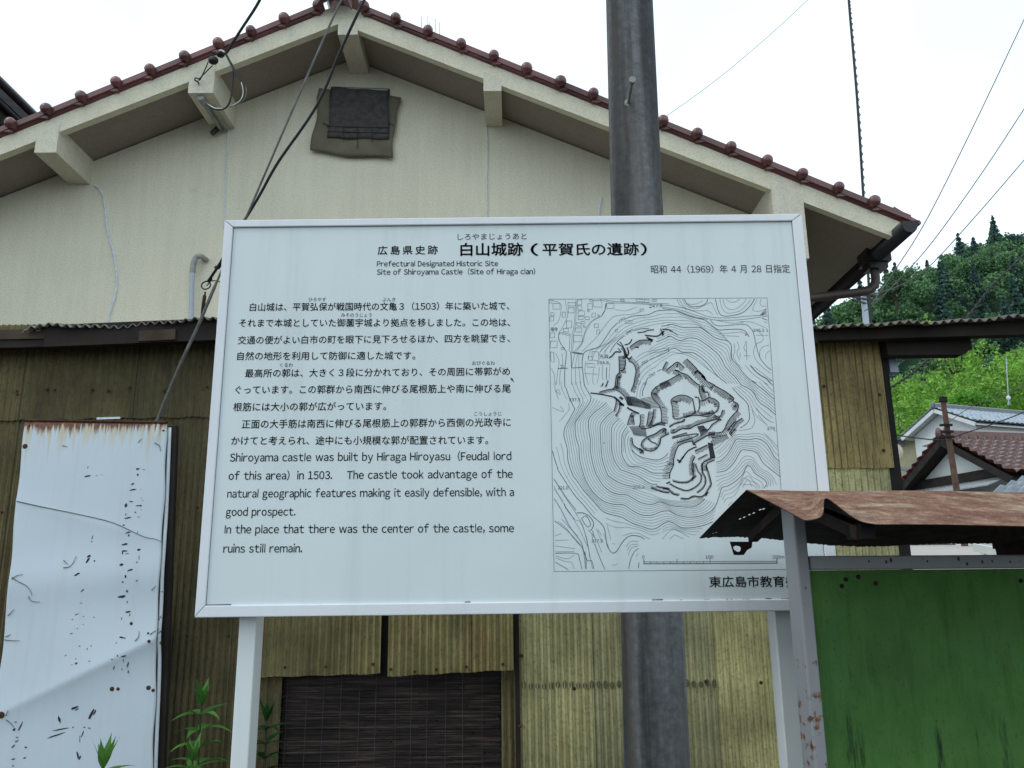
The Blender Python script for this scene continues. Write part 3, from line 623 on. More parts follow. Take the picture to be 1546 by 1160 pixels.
J = [('白山城は、平賀弘保が戦国時代の文亀３（1503）年に築いた城で、', 377, 769, 469, 14, 467), ('それまで本城としていた御薗宇城より拠点を移しました。この地は、', 361, 770, 493, 14, 492),
     ('交通の便がよい白市の町を眼下に見下ろせるほか、四方を眺望でき、', 359, 770, 519, 14, 516), ('自然の地形を利用して防御に適した城です。', 358, 627, 543, 14, 542),
     ('最高所の郭は、大きく３段に分かれており、その周囲に帯郭がめ', 370, 770, 569, 14, 566), ('ぐっています。この郭群から南西に伸びる尾根筋上や南に伸びる尾', 355, 771, 594, 14.3, 592),
     ('根筋には大小の郭が広がっています。', 352, 583, 620, 14.3, 618.5), ('正面の大手筋は南西に伸びる尾根筋上の郭群から西側の光政寺に', 365, 771, 646, 14.5, 643), ('かけてと考えられ、途中にも小規模な郭が配置されています。', 349, 737, 671, 14.5, 670)]
printed('japanese_text', [(s, a, c, y, e, dict(py1=y1)) for s, a, c, y, e, y1 in J], wt=.0062)
printed('reading_aid', [(s, a, c, y, 7.2, {}) for s, a, c, y in [('ひろやす', 466, 492, 455), ('ぶんき', 577, 597, 455), ('みそのうじょう', 515, 561, 478.5), ('くるわ', 423, 442, 554), ('おびぐるわ', 713, 747, 551), ('こうしょうじ', 716, 757, 627.5)]])
printed('english_text', [(s, a, c, y, e, dict(py1=y1, sp=1.06)) for s, a, c, y, e, y1 in [
    ('Shiroyama castle was built by Hiraga Hiroyasu  (Feudal lord', 347, 772, 697, 16.2, 694.5), ('of this area)  in 1503.    The castle took advantage of the', 345, 774, 724.5, 16.2, 721.5),
    ('natural geographic features making it easily defensible, with a', 343, 776, 751.5, 16.2, 749), ('good prospect.', 341, 446, 779, 16.2, 778.5),
    ('In the place that there was the center of the castle, some', 339, 776, 805.5, 16.4, 803.5), ('ruins still remain.', 337, 456, 834.5, 16.4, 834)]], wt=.0065)
printed('issuer_line', [('東広島市教育委員会', 1071, 1243, 885.5, 17.5, dict(py1=884.5))], wt=.009)
# little dark chip beside the text
MB().add([P(x, y, SY - .0012) for x, y in [(770, 570), (774, 572), (776, 577), (772, 574)]], [(0, 1, 2, 3)]).build('chip_mark', M_INK, panel)

# ------------------------------------------------------------------ the contour map
def T1_(x, y): return (820 + x / 8.137, 440 + y / 8.137)
def T2_(x, y): return (1000 + x / 8.137, 440 + y / 8.137)
def T3_(x, y): return (820 + x / 8.137, 575 + y / 8.137)
def T4_(x, y): return (1000 + x / 8.137, 575 + y / 8.137)
def T5_(x, y): return (820 + x / 7.25, 710 + y / 7.25)
def T6_(x, y): return (1000 + x / 6.44, 690 + y / 6.44)
TT_ = {1: T1_, 2: T2_, 3: T3_, 4: T4_, 5: T5_, 6: T6_}
def tr(s):                                    # "1:x,y x,y ... 2:x,y" -> points measured on the sign
    o = []; k = 1
    for w_ in s.split():
        if ':' in w_: a, w_ = w_.split(':'); k = int(a)
        x, y = w_.split(','); o.append(TT_[k](float(x), float(y)))
    return o
def sm(pts, k=5): return [(v.x, v.y) for v in spline([(x, y, 0) for x, y in pts], k)]
def stroke(m, pts, wpx, y):                   # flat ribbon of ink
    w_ = wpx * .00192 / 2 * (DW if m is dark else 1); q = [P(px, py, SY) for px, py in pts]; L = []; n = len(q)
    if n < 2: return
    for i, p in enumerate(q):
        d = q[min(i + 1, n - 1)] - q[max(i - 1, 0)]; l = math.hypot(d.x, d.z) or 1e-6; nx_, nz_ = -d.z / l, d.x / l
        L += [(p.x + nx_ * w_, y, p.z + nz_ * w_), (p.x - nx_ * w_, y, p.z - nz_ * w_)]
    m.add(L, [(2 * i, 2 * i + 1, 2 * i + 3, 2 * i + 2) for i in range(n - 1)])
def resamp(p, n):
    a = np.array(p); d = np.r_[0, np.cumsum(np.hypot(*np.diff(a, axis=0).T))]; t = np.linspace(0, d[-1], n)
    return np.c_[np.interp(t, d, a[:, 0]), np.interp(t, d, a[:, 1])]
thin, bold, grey, dark = MB(), MB(), MB(), MB(); DW = 1.35
Y1, Y2, Y3 = SY - .0005, SY - .0008, SY - .0011
def B(s): stroke(bold, sm(tr(s)), .8, Y2)
def TH(s): stroke(thin, sm(tr(s)), .55, Y1)
def between(a, c, n, brk=0):
    a = resamp(sm(tr(a)), 70); c = resamp(sm(tr(c)), 70)
    for i in range(1, n + 1):
        q = a + (c - a) * (i / (n + 1)); stroke(thin, [tuple(v) for v in q], .5, Y1)
A_low = '3:590,200 570,270 500,370 410,490 393,540 395,640 410,720 440,820 442,900 455,1000 490,1130 5:470,120 540,230 620,310 700,355 790,375 880,380 960,430 1050,480 1120,495 1200,490 1290,455 6:60,525 120,555 200,580 300,585 400,565 480,520 530,450'
A_hi = '1:480,850 490,790 520,740 600,710 670,690 720,640 780,550 840,460 920,385 1000,345 1100,305 1280,290 1400,240 1546,232 2:150,232 250,275 400,325 500,345 560,380 640,445 700,475'
B('1:1000,345 1100,305 1280,290 1400,240 1546,232 2:150,232 250,275 400,325 500,345 560,380 640,445 700,475 780,470 940,465 1010,485 1040,520')
B('1:505,1150 490,1010 480,930 480,850 490,790 520,740 600,710 670,690 720,640 780,550 840,460 920,385'); B('3:500,0 510,60 560,150 590,200'); B(A_low)
B('6:530,450 555,370 580,300 640,280 720,230 780,170 810,110 830,85 860,100 900,160 960,200 1000,230 1015,265 985,305')
B_low = '3:390,345 330,460 270,570 255,650 265,720 295,830 305,980 360,1150 5:380,130 450,230 540,330 620,420 680,465 760,490 860,515 920,550 1000,590 1080,615 1170,645 1240,635 1310,590 6:60,630 120,650 180,685 260,690 340,680 420,660 490,630'
B(B_low); B('1:200,500 190,570 215,640 270,720 285,770 268,940 265,1150 3:285,100 325,220 390,345')
C_all = '3:115,860 140,960 180,1080 5:170,10 260,150 350,280 440,380 540,500 630,580 670,640 685,720 700,820 730,880 765,908 810,880 860,800 900,750 950,720 1020,718 1080,735 1105,757'
B(C_all)
between('3:265,720 295,830 305,980 360,1150 5:380,130 450,230 540,330 620,420', '3:115,860 140,960 180,1080 5:260,150 350,280 440,380 540,500', 2)
between('5:680,465 760,490 860,515 920,550 1000,590 1080,615 1170,645 1240,635 1310,590', '5:690,640 720,660 790,690 850,685 900,660 990,665 1080,685 1180,745 1260,730', 2)
E_low = '3:775,270 720,320 620,400 565,470 555,540 565,640 580,720 580,850 610,1020 650,1150 5:600,80 660,170 740,235 830,265 910,270 990,310 1060,350 1140,372 1210,370 1280,350 6:80,470 180,485 300,485 370,450 415,410'
B(E_low); between(B_low, A_low, 4); between(A_low, E_low, 4)
D_low = '3:870,370 800,420 730,500 700,560 705,700 715,860 735,1000 790,1150 5:740,80 800,120 880,155 980,180'
B(D_low); D2 = D_low + ' 1130,220 1200,245 6:0,400 80,410 180,420 300,415 370,395'
between(E_low, D2, 4)
F_low = '3:940,460 860,540 840,600 838,700 842,850 880,990 950,1090 5:860,0 960,35 1040,65 1110,110 1180,150 1250,155'
B(F_low); between(D_low + ' 1100,215 1170,245 1240,245', F_low, 4)
G_low = '3:1030,560 980,640 965,720 965,880 1000,980 1060,1045 1180,1060 1260,1090 1340,1130 1450,1135 1546,1130 4:90,1125'
B(G_low); between(F_low, '3:1030,560 980,640 965,720 965,880 1000,980 1060,1045 1180,1060 1260,1090 1340,1130 1450,1135 1546,1130', 3)
H_low = '3:1090,850 1150,910 1250,950 1380,972 1450,960 1510,920 1535,890'
B(H_low); between(G_low, H_low + ' 4:60,890', 4); between('3:1080,640 1030,700 1020,800 1040,870', '3:1030,560 980,640 965,720 965,880', 2)
S60 = '1:820,750 860,680 930,600 1000,545 1060,510 1110,485 1200,462 1300,457 1450,430 1546,415 2:60,412 130,410 240,442 360,442 460,445 520,480 580,525 650,570 730,595 800,610 840,650'
B('1:820,750 860,680 930,600 1000,545'); B('1:1110,485 1200,462 1300,457'); B('1:1450,430 1546,415 2:60,412 130,410 240,442 360,442 460,445 520,480 580,525 650,570 730,595 800,610 840,650 850,720 848,800 860,840 930,920 990,1000 1060,1070 1160,1150 4:1240,110 1370,225')
between(A_hi, S60, 4)
S60b = '1:1450,430 1546,415 2:60,412 130,410 240,442 360,442 460,445 520,480 580,525 650,570 730,595 800,610 840,650 850,720 848,800 860,840 930,920 990,1000 1060,1070 1160,1150 4:1240,110 1370,225'
S70 = '1:1390,620 1450,600 1546,555 2:60,555 110,555 170,590 230,605 300,580 360,572 430,585 520,640 600,700 680,770 730,840 770,920 830,990 900,1060 960,1140 4:970,50 1060,95 1120,150 1160,220 1210,280 1300,340 1390,420'
B(S70); between(S60b, S70, 4)
S80 = '1:1310,840 1450,780 1546,735 2:70,730 130,700 180,710 240,745 330,750 390,760 470,810 540,870 600,940 650,1010 710,1070 790,1130'
B('1:1150,970 1200,910'); B(S80); between('1:1300,690 1390,620 1450,600 1546,555 2:60,555 110,555 170,590 230,605 300,580 360,572 430,585 520,640 600,700 680,770 730,840 770,920 830,990 900,1060 960,1140', S80, 4)
between(S80, '1:1400,985 1450,900 1546,830 2:80,790 180,770 300,790 390,830 470,890', 2)
between('4:970,50 1060,95 1120,150 1160,220 1210,280 1300,340 1390,420', '4:860,85 930,165 1000,230 1050,290 1080,400 1140,500 1240,570', 3)
B('4:860,85 930,165 1000,230 1050,290 1065,380 1070,460 1040,520 960,580'); B('1:1240,1150 1290,1060'); B('1:1400,985 1450,960'); B('3:1220,190 1225,120 1270,20')
for s in ['1:1110,1150 1160,1060 1240,960 1330,900', '1:1170,1150 1210,1070 1290,980 1380,930', '3:1190,210 1195,120 1240,20', '3:1150,200 1160,100 1200,10', '4:940,610 1080,590 1130,520 1130,450 1100,360', '4:640,840 700,800 760,740', '4:655,890 740,820 830,720 900,655', '1:1150,1000 1250,880 1400,800 1546,700', '1:1140,820 1250,750 1400,720 1546,690', '1:1130,870 1300,770 1420,745 1546,715']: TH(s)
K1 = '4:660,1000 720,980 800,900 860,800 910,720 980,720 1060,725 1150,710 1230,735 1290,790 1340,870 1380,940 1440,995'
K2 = '4:665,1125 760,1110 830,1060 890,990 940,900 980,850 1060,855 1130,870 1180,910 1230,1000 1320,1080 6:1150,195'
B(K1); B(K2); between(K1, K2, 4); between('4:700,850 900,650 1050,625 1200,612 1280,640 1340,700 1400,780', K1, 2)
K3 = '6:555,370 580,300 640,280 720,230 780,170 810,110 830,85 860,100 900,160 960,200 1000,230 1015,265 985,305'
between('6:500,150 600,145 690,100 740,30 800,-45 860,-35 900,0 960,90 1060,150 1140,260', K3, 4)
between(K3, '6:610,470 640,440 700,420 740,330 780,320 830,290 870,310 900,310', 3)
for s in ['6:70,798 120,760 150,770 200,798', '6:0,798 60,730 110,705 180,735 260,780', '6:760,270 830,185 910,270 930,300', '6:780,300 830,220 870,290', '6:640,470 680,435']: TH(s)
between('6:0,660 60,630 120,650 180,685 260,690 340,680 420,660', '6:0,760 70,720 120,715 180,740 270,785 300,790', 3)
between(A_low.split(' 6:')[0].replace('3:590', '3:590') and '6:0,525 60,525 120,555 200,580 300,585 400,565 480,520 530,450', '6:0,560 60,545 120,570 200,600 300,605 400,585 490,540 545,470', 0)
# upper right hills, roads
for s in ['2:265,95 300,150 350,185 420,190 490,175 540,140 555,95', '2:650,95 670,180 700,270 740,300 800,305 900,290 980,265 1050,210 1100,150 1130,95', '2:1075,905 1130,970 1200,1030 1280,1080 1350,1150', '4:1100,0 1160,30']: B(s)
for s in ['2:245,95 280,160 340,200 430,210 520,170 600,140 640,220 680,290', '2:205,95 250,170 330,230 450,240 560,240 620,290', '2:180,95 210,160 300,230', '2:290,150 360,160 430,150 500,115', '2:705,95 730,200 780,260 860,265 960,235 1040,160 1080,100', '2:745,95 765,170 820,220 900,215 970,170 1010,130 1025,95', '2:785,95 830,130 890,130 955,95', '2:1160,100 1110,220 1150,245 1220,240 1275,215', '2:1215,95 1200,150 1230,185 1280,180', '2:1240,370 1285,390', '2:950,370 1100,380 1200,420 1270,450', '2:1150,540 1300,540', '2:1190,490 1240,570 1210,620 1150,650 1120,740 1150,840 1230,930 1330,1010', '2:1325,725 1275,770 1268,830', '2:1315,660 1240,680 1195,740 1200,800', '2:700,520 860,510 980,500 1030,540', '2:740,545 870,550 945,555', '2:880,640 890,740 870,790 900,860 980,950', '2:920,620 940,690 915,760 950,850', '2:1130,930 1220,1000 1350,1100', '2:1090,910 1180,1010 1360,1110', '2:1020,910 1120,1020 1300,1150', '2:640,350 850,390 1000,380', '4:1290,0 1360,60', '4:1240,10 1370,140', '4:1190,20 1300,130 1370,180', '4:1150,330 1250,450 1370,520', '4:1250,640 1330,720 1420,820', '4:1370,610 1410,620', '4:1180,420 1260,520 1290,550']: TH(s)
for s in ['1:700,100 850,140 1100,150 1546,175 2:150,185 300,215 450,270 560,310 680,325 850,325 1000,310 1200,295 1290,290', '1:760,100 900,125 1546,155', '2:0,195 200,225 400,290 600,345 700,355 850,355 1000,345 1290,305', '2:0,210 180,240 380,310 560,345']: stroke(thin, sm(tr(s)), .75, Y1)
for s in ['2:590,350 630,400 700,425 850,415 1000,405 1060,430 1110,490 1130,560 1150,650 1180,770 1220,850 1290,930 1340,970', '5:120,100 200,220 260,310 360,440', '5:120,310 200,440 280,600 350,700 420,800 450,940 465,1080']: stroke(grey, sm(tr(s)), 1.5, SY - .0003)
for s in ['2:1205,290 1275,220', '2:1215,285 1280,245', '2:1225,290 1280,265', '2:1220,330 1290,355', '2:1105,480 1112,490']: stroke(bold, tr(s), .8, Y2)
# compass arrow
for s in ['2:1030,610 1038,845', '2:1030,610 1000,690 1010,720 1035,745', '2:1000,792 1078,792', '2:955,755 955,820']: stroke(thin, tr(s), .6, Y1)
for s in ['2:1020,545 1035,505 1065,560', '2:1028,535 1045,535']: stroke(bold, tr(s), .8, Y2)
# village, upper left
for (a, c, d, e) in [(120,150,205,220),(305,140,395,180),(310,200,380,265),(420,105,475,165),(425,180,475,230),(430,240,510,295),(430,310,495,345),(510,315,565,350),(550,150,605,220),(615,115,720,195),(600,265,645,315),(95,265,135,300),(85,310,130,365),(235,255,275,320),(285,365,350,450),(245,460,310,500),(410,390,465,430),(470,365,515,395),(400,450,475,500),(375,540,480,620),(85,510,140,570),(90,610,175,690),(600,745,680,850),(535,890,630,935),(1010,360,1095,390),(780,150,870,210),(630,400,680,445),(660,470,695,525),(1190,215,1235,240),(890,465,915,495),(1140,100,1225,130),(1240,105,1300,135),(1340,100,1400,120),(225,690,260,715),(90,750,130,870),(215,910,250,940),(545,230,565,255),(670,295,695,315),(555,800,600,850),(80,105,110,145),(575,100,605,130),(950,100,1000,120),(490,425,515,450)]:
    k = rnd.uniform(-7, 7); stroke(bold, [T1_(a, c + k), T1_(d, c), T1_(d - k, e), T1_(a - k, e + k), T1_(a, c + k)], .55, Y2)
for (a, c, d, e) in [(155,110,205,165), (640,670,700,640)]: pass
for s in ['1:400,110 390,300 375,450 360,520 345,740 350,940', '1:415,110 405,300 392,450 378,520 362,740', '1:780,140 760,230 720,300 650,340 570,390 520,480 500,540 470,640 380,740', '1:700,310 620,350 560,430 510,530 490,620 410,740', '1:200,500 350,530', '1:190,515 340,548', '1:270,110 290,220 300,300 250,420 200,500', '1:110,110 210,150 220,230 190,360 130,420', '1:330,540 320,740', '1:880,225 1000,240 1080,220 1150,190', '1:480,740 560,660 660,560 740,450 820,350 900,300 1100,280 1200,250', '1:430,760 400,900 400,1150', '1:390,770 350,950 350,1150', '1:230,760 240,900 210,1000 200,1150', '1:150,760 195,860 180,980 160,1150', '1:100,950 140,1040 130,1150', '1:440,770 440,940 460,1150', '1:520,860 515,1000 560,1150', '1:620,950 610,1100 630,1150', '1:690,930 680,1050 660,1130', '1:730,900 725,1050 740,1090', '1:820,880 815,1000 810,1090', '1:700,745 800,640 900,560', '1:750,745 820,660', '1:510,1010 670,1020']: TH(s)
for s in ['1:360,745 490,765', '1:355,755 485,775', '1:340,740 350,945', '1:180,950 300,945', '1:350,942 480,935', '1:780,935 775,1085', '1:770,150 760,230 720,300']: stroke(bold, tr(s), .85, Y2)
for s in ['3:160,10 145,90 190,230', '3:220,10 230,100 290,230', '3:350,10 390,130 450,250 430,330', '3:400,10 440,130 490,230 470,300 400,420', '3:450,10 480,120 530,210', '3:310,280 320,350 260,430 200,500', '3:110,330 250,380 210,310', '3:150,120 210,170 190,110 150,130']: TH(s)
between('3:393,540 395,640 410,720 440,820', '3:255,650 265,720 295,830', 0); between('3:590,200 570,270 500,370 410,490', '3:775,270 720,320 620,400 565,470', 0)
between('3:390,345 330,460 270,570 255,650', '3:590,200 570,270 500,370 410,490', 0)
# lower left roads and paddies
for s in ['5:345,540 250,420 235,365', '5:125,555 240,640 320,720 400,810 440,880 485,990 530,990 555,1080', '5:135,910 360,910 395,960 425,1085', '5:420,530 470,500 520,590 480,620 420,530', '5:370,465 450,470 520,520 555,590 530,650 510,660', '5:540,660 560,740', '5:565,810 620,960 675,1085', '5:935,1080 960,970 1000,890 1045,858', '5:1050,1010 1040,1070', '5:135,1010 200,1045 275,1090', '5:455,890 470,985 470,1080']: stroke(bold, sm(tr(s), 3), .7, Y2)
for i in range(13):
    t = i / 12; q = resamp(sm(tr('5:370,465 450,470 520,520 555,590 530,650')), 13)[i]; stroke(bold, [tuple(q), (q[0] - 1.6 + .5 * t, q[1] + 2.2 - 2.6 * t)], .5, Y2)
for s in ['5:115,170 200,330 300,480 400,650 450,760 500,860', '5:115,90 250,310 400,540 460,700 540,1080', '5:115,200 220,340', '5:350,545 400,560 440,640 480,760 510,960', '5:200,530 300,640 380,720', '5:530,690 560,820', '5:600,650 640,720', '5:130,770 280,765', '5:130,830 350,860', '5:130,895 340,890', '5:135,960 240,1000 310,1010 340,1080', '5:140,940 260,970 340,930', '5:130,720 200,690', '5:160,560 240,620 330,740 400,820', '5:490,650 580,760 640,900', '5:870,720 960,690 1040,690 1100,720 1170,755', '5:905,840 960,780 1040,780', '5:920,880 960,820 1040,810', '5:930,930 970,850 1040,832', '5:1015,945 1045,910', '5:760,805 790,810', '5:750,1030 780,1040 815,1025', '5:660,690 700,800 720,850', '5:700,600 740,760', '5:580,640 640,780']: TH(s)
for x, y in [(745, 770)]: stroke(thin, sm(tr('3:%d,%d %d,%d %d,%d' % (x - 8, y + 5, x, y - 12, x + 12, y + 5))), .6, Y1)
# castle earthworks: banks drawn as dark lines with hachures
def hatch(s, ln, side=1, sp=2.3, w_=.55, edge=1.0, ang=0, jit=.25):
    p = sm(tr(s), 4)
    if edge: stroke(dark, [(x + rnd.uniform(-.12, .12), y + rnd.uniform(-.12, .12)) for x, y in p], edge, Y3)
    L = sum(math.dist(p[i], p[i + 1]) for i in range(len(p) - 1)); n = max(3, int(L / sp * 1.15)); q = resamp(p, n)
    for i in range(n):
        d = q[min(i + 1, n - 1)] - q[max(i - 1, 0)]; d = d / (np.hypot(*d) + 1e-9); nn = np.array([d[1], -d[0]]) * side
        if ang: a = R(ang); nn = np.array([nn[0] * math.cos(a) - nn[1] * math.sin(a), nn[0] * math.sin(a) + nn[1] * math.cos(a)])
        e = q[i] + nn * ln * rnd.uniform(1 - jit, 1); stroke(dark, [tuple(q[i] + nn * .6), tuple(e)], w_, Y3)
hatch('4:130,440 120,320 105,250 135,210 200,180 260,178 320,195 370,225', 11, -1, edge=.9); hatch('4:370,225 385,300 405,395', 1.6, 1, 2)
hatch('4:405,395 330,430 260,450 200,470 150,470 125,440', 2.5, -1, 2.5)
hatch('4:455,250 520,240 560,210 640,225 690,270 695,320', 8.5, -1); hatch('4:695,320 670,380 600,400 480,420', 3, -1, 2.2); hatch('4:440,380 460,320 455,250', 1.8, 1, 2)
hatch('4:455,250 440,210 400,205', 2.5, -1, 2); hatch('4:460,60 450,120 470,190 490,240', 9, 1, 1.8); hatch('4:480,60 500,130 560,150 570,200', 3, 1, 2)
hatch('1:1430,1140 2:100,1080 210,1015', 10, -1, 2); hatch('2:150,965 230,1000 310,1030 370,1090 430,1140 4:460,50', 7, -1, 2); hatch('2:40,975 110,920 180,870 230,900 270,940', 8, -1, 2.2); hatch('2:0,970 20,920 50,865', 5, -1, 2)
hatch('2:300,830 410,940 530,1090 640,1150 4:640,60 760,125 840,180 880,220', 10.5, -1, 2.3, .65); hatch('4:880,220 870,250 920,280 935,320 920,370', 9, -1, 2)
hatch('4:920,370 850,440 800,510 770,580', 9, 1, 2.1); hatch('4:770,580 720,635 570,640', 9, 1, 2); hatch('4:900,490 850,550 800,610', 3, 1, 2); hatch('4:980,460 910,510 820,650', 6, 1, 2); hatch('4:890,590 830,660', 5, 1, 2)
hatch('3:1380,80 1330,150 1350,220 1420,300 1440,340', 10, 1, 2); hatch('3:1440,340 1455,420 1450,520', 11, 1, 2, .5); hatch('3:1546,10 1440,50 1380,80', 9, 1, 2.1)
hatch('1:930,800 935,900 935,1000', 10.5, 1, 2.1, .7); hatch('1:935,1000 900,1040 890,1100 3:880,90', 8, 1, 1.9, .7); hatch('1:920,1050 910,1150 3:900,100', 0.5, 1, 9)
hatch('1:1050,860 1110,890 1140,970 1130,1050 1110,1150 3:1105,60 1080,130', 7, 1, 1.9)
for s, w_ in [('1:810,820 850,790 890,745 950,750', 1.5), ('1:1010,840 1010,900 990,960 950,980', 1.1), ('1:1000,660 1060,640 1090,590', 1.3), ('1:1250,540 1330,550 1410,550 1460,510 1490,490', 1.5), ('1:910,640 990,690 940,620', 1), ('1:920,700 960,745', 1), ('1:1440,460 1480,540', 1.2), ('1:1270,565 1310,590 1340,620', 2), ('1:1300,580 1350,600', 1.6), ('1:1130,685 1175,690', 1.4), ('1:1030,690 1050,760 1000,830', 1.6), ('1:1000,700 1000,760 1050,830 1090,800', 1.5), ('1:1030,770 1020,800 1060,850', 1.2), ('2:0,470 70,470 130,500', 1.2), ('2:0,545 10,490', 1.5), ('2:400,1010 430,980 500,1040 530,1090', 2.2), ('2:480,1040 520,1060', 2.6), ('2:150,965 210,985', 1.5)]: stroke(dark, sm(tr(s), 3), w_, Y3)
hatch('1:1060,690 1120,640 1200,600 1320,600', 8, -1, 2); hatch('1:1160,510 1240,500 1290,480 1360,475', 1.5, 1, 2.3); hatch('2:130,500 190,540', 1, 1, 3, edge=.5); hatch('1:980,690 1020,760 1000,830', 4, -1, 1.6, .6)
hatch('3:580,150 700,165 800,185 880,205', .8, -1, 3, edge=1.4); hatch('3:690,140 800,110 870,100', 5, -1, 2); hatch('3:720,70 740,30', 2, 1, 2, edge=1.1); hatch('3:770,80 800,0', 2, 1, 2, edge=1.1)
hatch('3:850,100 940,140 1000,200 1030,270 1040,300', 9, 1, 1.9, .6, .8, 25); stroke(dark, tr('3:870,200 920,240 990,310'), 2.2, Y3); stroke(dark, tr('3:940,200 980,230'), 2.6, Y3); stroke(dark, tr('3:1030,330 1100,370 1180,405'), 1.8, Y3); stroke(dark, tr('3:930,280 990,300'), 2.4, Y3)
for i in range(15):
    t = i / 14; stroke(dark, [T3_(1020 + 20 * t, 195 + 100 * t), T3_(1130 + 190 * min(1, t * 1.6), 200 + 150 * t)], .5, Y3)
for i in range(9):
    t = i / 8; stroke(dark, [T3_(1195 + 60 * t, 225 + 110 * t), T3_(1330 + 100 * t, 200 + 130 * t)], .5, Y3)
hatch('3:1090,390 1060,450 1035,545', 9, 1, 2, .5, .9, -25); hatch('3:900,230 890,300 870,370', 4, 1, 2); hatch('3:940,290 930,360 890,430', 4, 1, 2); hatch('3:1100,420 1120,540', 4, -1, 2); hatch('3:1190,420 1195,500 1180,570', 7, 1, 2); hatch('3:1300,380 1270,560', 9, 1, 2); hatch('3:1360,350 1340,470 1290,560', 5, 1, 2)
hatch('3:1340,560 1440,520 1500,530', 3, 1, 2, edge=1.5); hatch('3:1210,590 1300,580 1420,540 1500,550', 1, 1, 3); hatch('3:1280,690 1380,650 1470,590 1510,600 1500,650', 6, -1, 2, edge=1.2); hatch('3:1280,690 1220,740 1205,800 1250,850', 3.5, 1, 2)
hatch('3:1250,850 1330,865 1390,840', 5, 1, 2); hatch('3:1390,840 1430,780 1440,740 1450,700 1546,650', 3.5, 1, 2, edge=1.3); stroke(dark, sm(tr('3:1290,715 1330,750 1380,770 1400,790')), 1.2, Y3); hatch('3:1090,700 1110,790 1180,840 1240,880', 4, -1, 2); stroke(dark, tr('3:1180,830 1230,860 1190,890'), 1.6, Y3)
for i in range(16):
    t = i / 15; stroke(dark, [T3_(1060 + 190 * t, 560 - 10 * t), T3_(1120 + 150 * t, 670 + 20 * t)], .5, Y3)
hatch('4:90,570 150,530 260,500 270,470', 3, 1, 2, edge=1.3); hatch('4:270,455 400,425 560,440 640,400', 8, 1, 1.9); hatch('4:100,640 150,640 240,590 330,590 420,545 600,490 700,470', 6.5, 1, 1.9, edge=1.2); hatch('4:120,690 300,640', 2.5, -1, 2); hatch('4:120,710 300,670 440,655 370,700 180,760', 1.5, 1, 2.2)
hatch('4:490,600 560,600 620,530 720,470', 3, -1, 2); hatch('4:640,420 700,450 740,360', 5, -1, 1.8); hatch('4:390,770 470,720 560,670 640,665', 6, 1, 1.9, edge=1.3); stroke(dark, tr('4:370,740 380,780 410,790'), 1.7, Y3)
for i in range(14):
    t = i / 13; stroke(dark, [T4_(600 + 180 * t, 680 - 20 * t), T4_(650 + 170 * t, 790 - 80 * t)], .5, Y3)
for i in range(12):
    t = i / 11; stroke(dark, [T4_(430 + 70 * t, 560 - 10 * t), T4_(480 + 80 * t, 680 - 60 * t)], .5, Y3)
hatch('4:370,740 280,760 200,800 165,870 140,960 140,1030', 9, -1, 2); hatch('4:140,1030 95,1130 6:70,210', 12, -1, 2.2, .5); hatch('4:420,810 330,850 280,900 240,960', 1.5, 1, 2.2, edge=1.3); stroke(dark, tr('4:180,970 230,1000 200,1010 260,930'), 1.7, Y3)
hatch('4:550,790 400,860', 7, 1, 2, edge=1.2); hatch('4:400,930 370,1000 365,1080 380,1150', 6, -1, 2, edge=1.1); hatch('4:550,905 440,960', 3, 1, 2); hatch('4:600,955 510,1000 490,1060 500,1140', 3, -1, 2); hatch('4:640,975 550,1020 540,1100', 7, -1, 1.8); hatch('4:600,740 620,800', 4, 1, 1.7)
for i in range(12):
    t = i / 11; stroke(dark, [T4_(560 + 50 * t, 760 + 10 * t), T4_(590 + 60 * t, 950)], .45, Y3)
hatch('6:375,180 370,240 320,290 240,325 150,300 75,260', 2.5, 1, 1.8, edge=1.0); hatch('6:330,185 290,220 240,250 160,250 100,235', 3, -1, 1.8, edge=1.2); hatch('6:320,70 340,130 375,180', 2, 1, 2); hatch('6:300,60 300,170 280,225', 3.5, 1, 1.9); hatch('6:390,60 390,140 420,200 420,260 390,310 340,350', 2.6, -1, 1.9); hatch('6:430,90 460,190 475,270 440,330 425,380', 3, -1, 1.8)
hatch('6:440,340 380,385 300,380 250,405 180,400', 3, 1, 1.9, edge=1.2); hatch('6:160,375 100,360 60,320 0,310', 3.4, -1, 1.8, edge=1.2); hatch('5:1180,195 1240,215 1290,235 1378,250', 3, 1, 1.8, edge=1.2); hatch('5:1240,180 1300,195 1378,205', 2.5, 1, 1.8, edge=1.1); hatch('6:40,260 75,245', 2, 1, 1.6, edge=1.3)
# scale bar and map border
def T(a, c, d, e, w_, m=thin, y=Y1): stroke(m, [(a, c), (d, e)], w_, y)
T(829, 452, 1158, 450, .7); T(828.5, 452, 836.5, 863, .7); T(836, 863, 1188, 860, .7); T(1158, 450, 1188, 860, .7)
T(972, 848.5, 1173, 847.5, .6, bold, Y2); T(972, 851.3, 1173, 850.3, 1.0, bold, Y2); T(972, 844.5, 972, 852, .8, bold, Y2); T(1173, 843, 1173, 851, .9, bold, Y2); T(1072, 843.5, 1072, 851, .6, bold, Y2); T(1022, 843.7, 1022, 851, .7, bold, Y2)
for k in (1, 2, 3, 4, 6, 7, 8, 9): T(972 + 10 * k, 848, 972 + 10 * k, 851.3, .6, bold, Y2)
def ML(s, x, y, x2, em=6.5, dy=0): lab = MB(); put(lab, s, x, x2, y, em, py1=y + dy, y=Y2, wt=-.005); lab.build('map_figure', M_MAPBOLD, panel, fix=False)
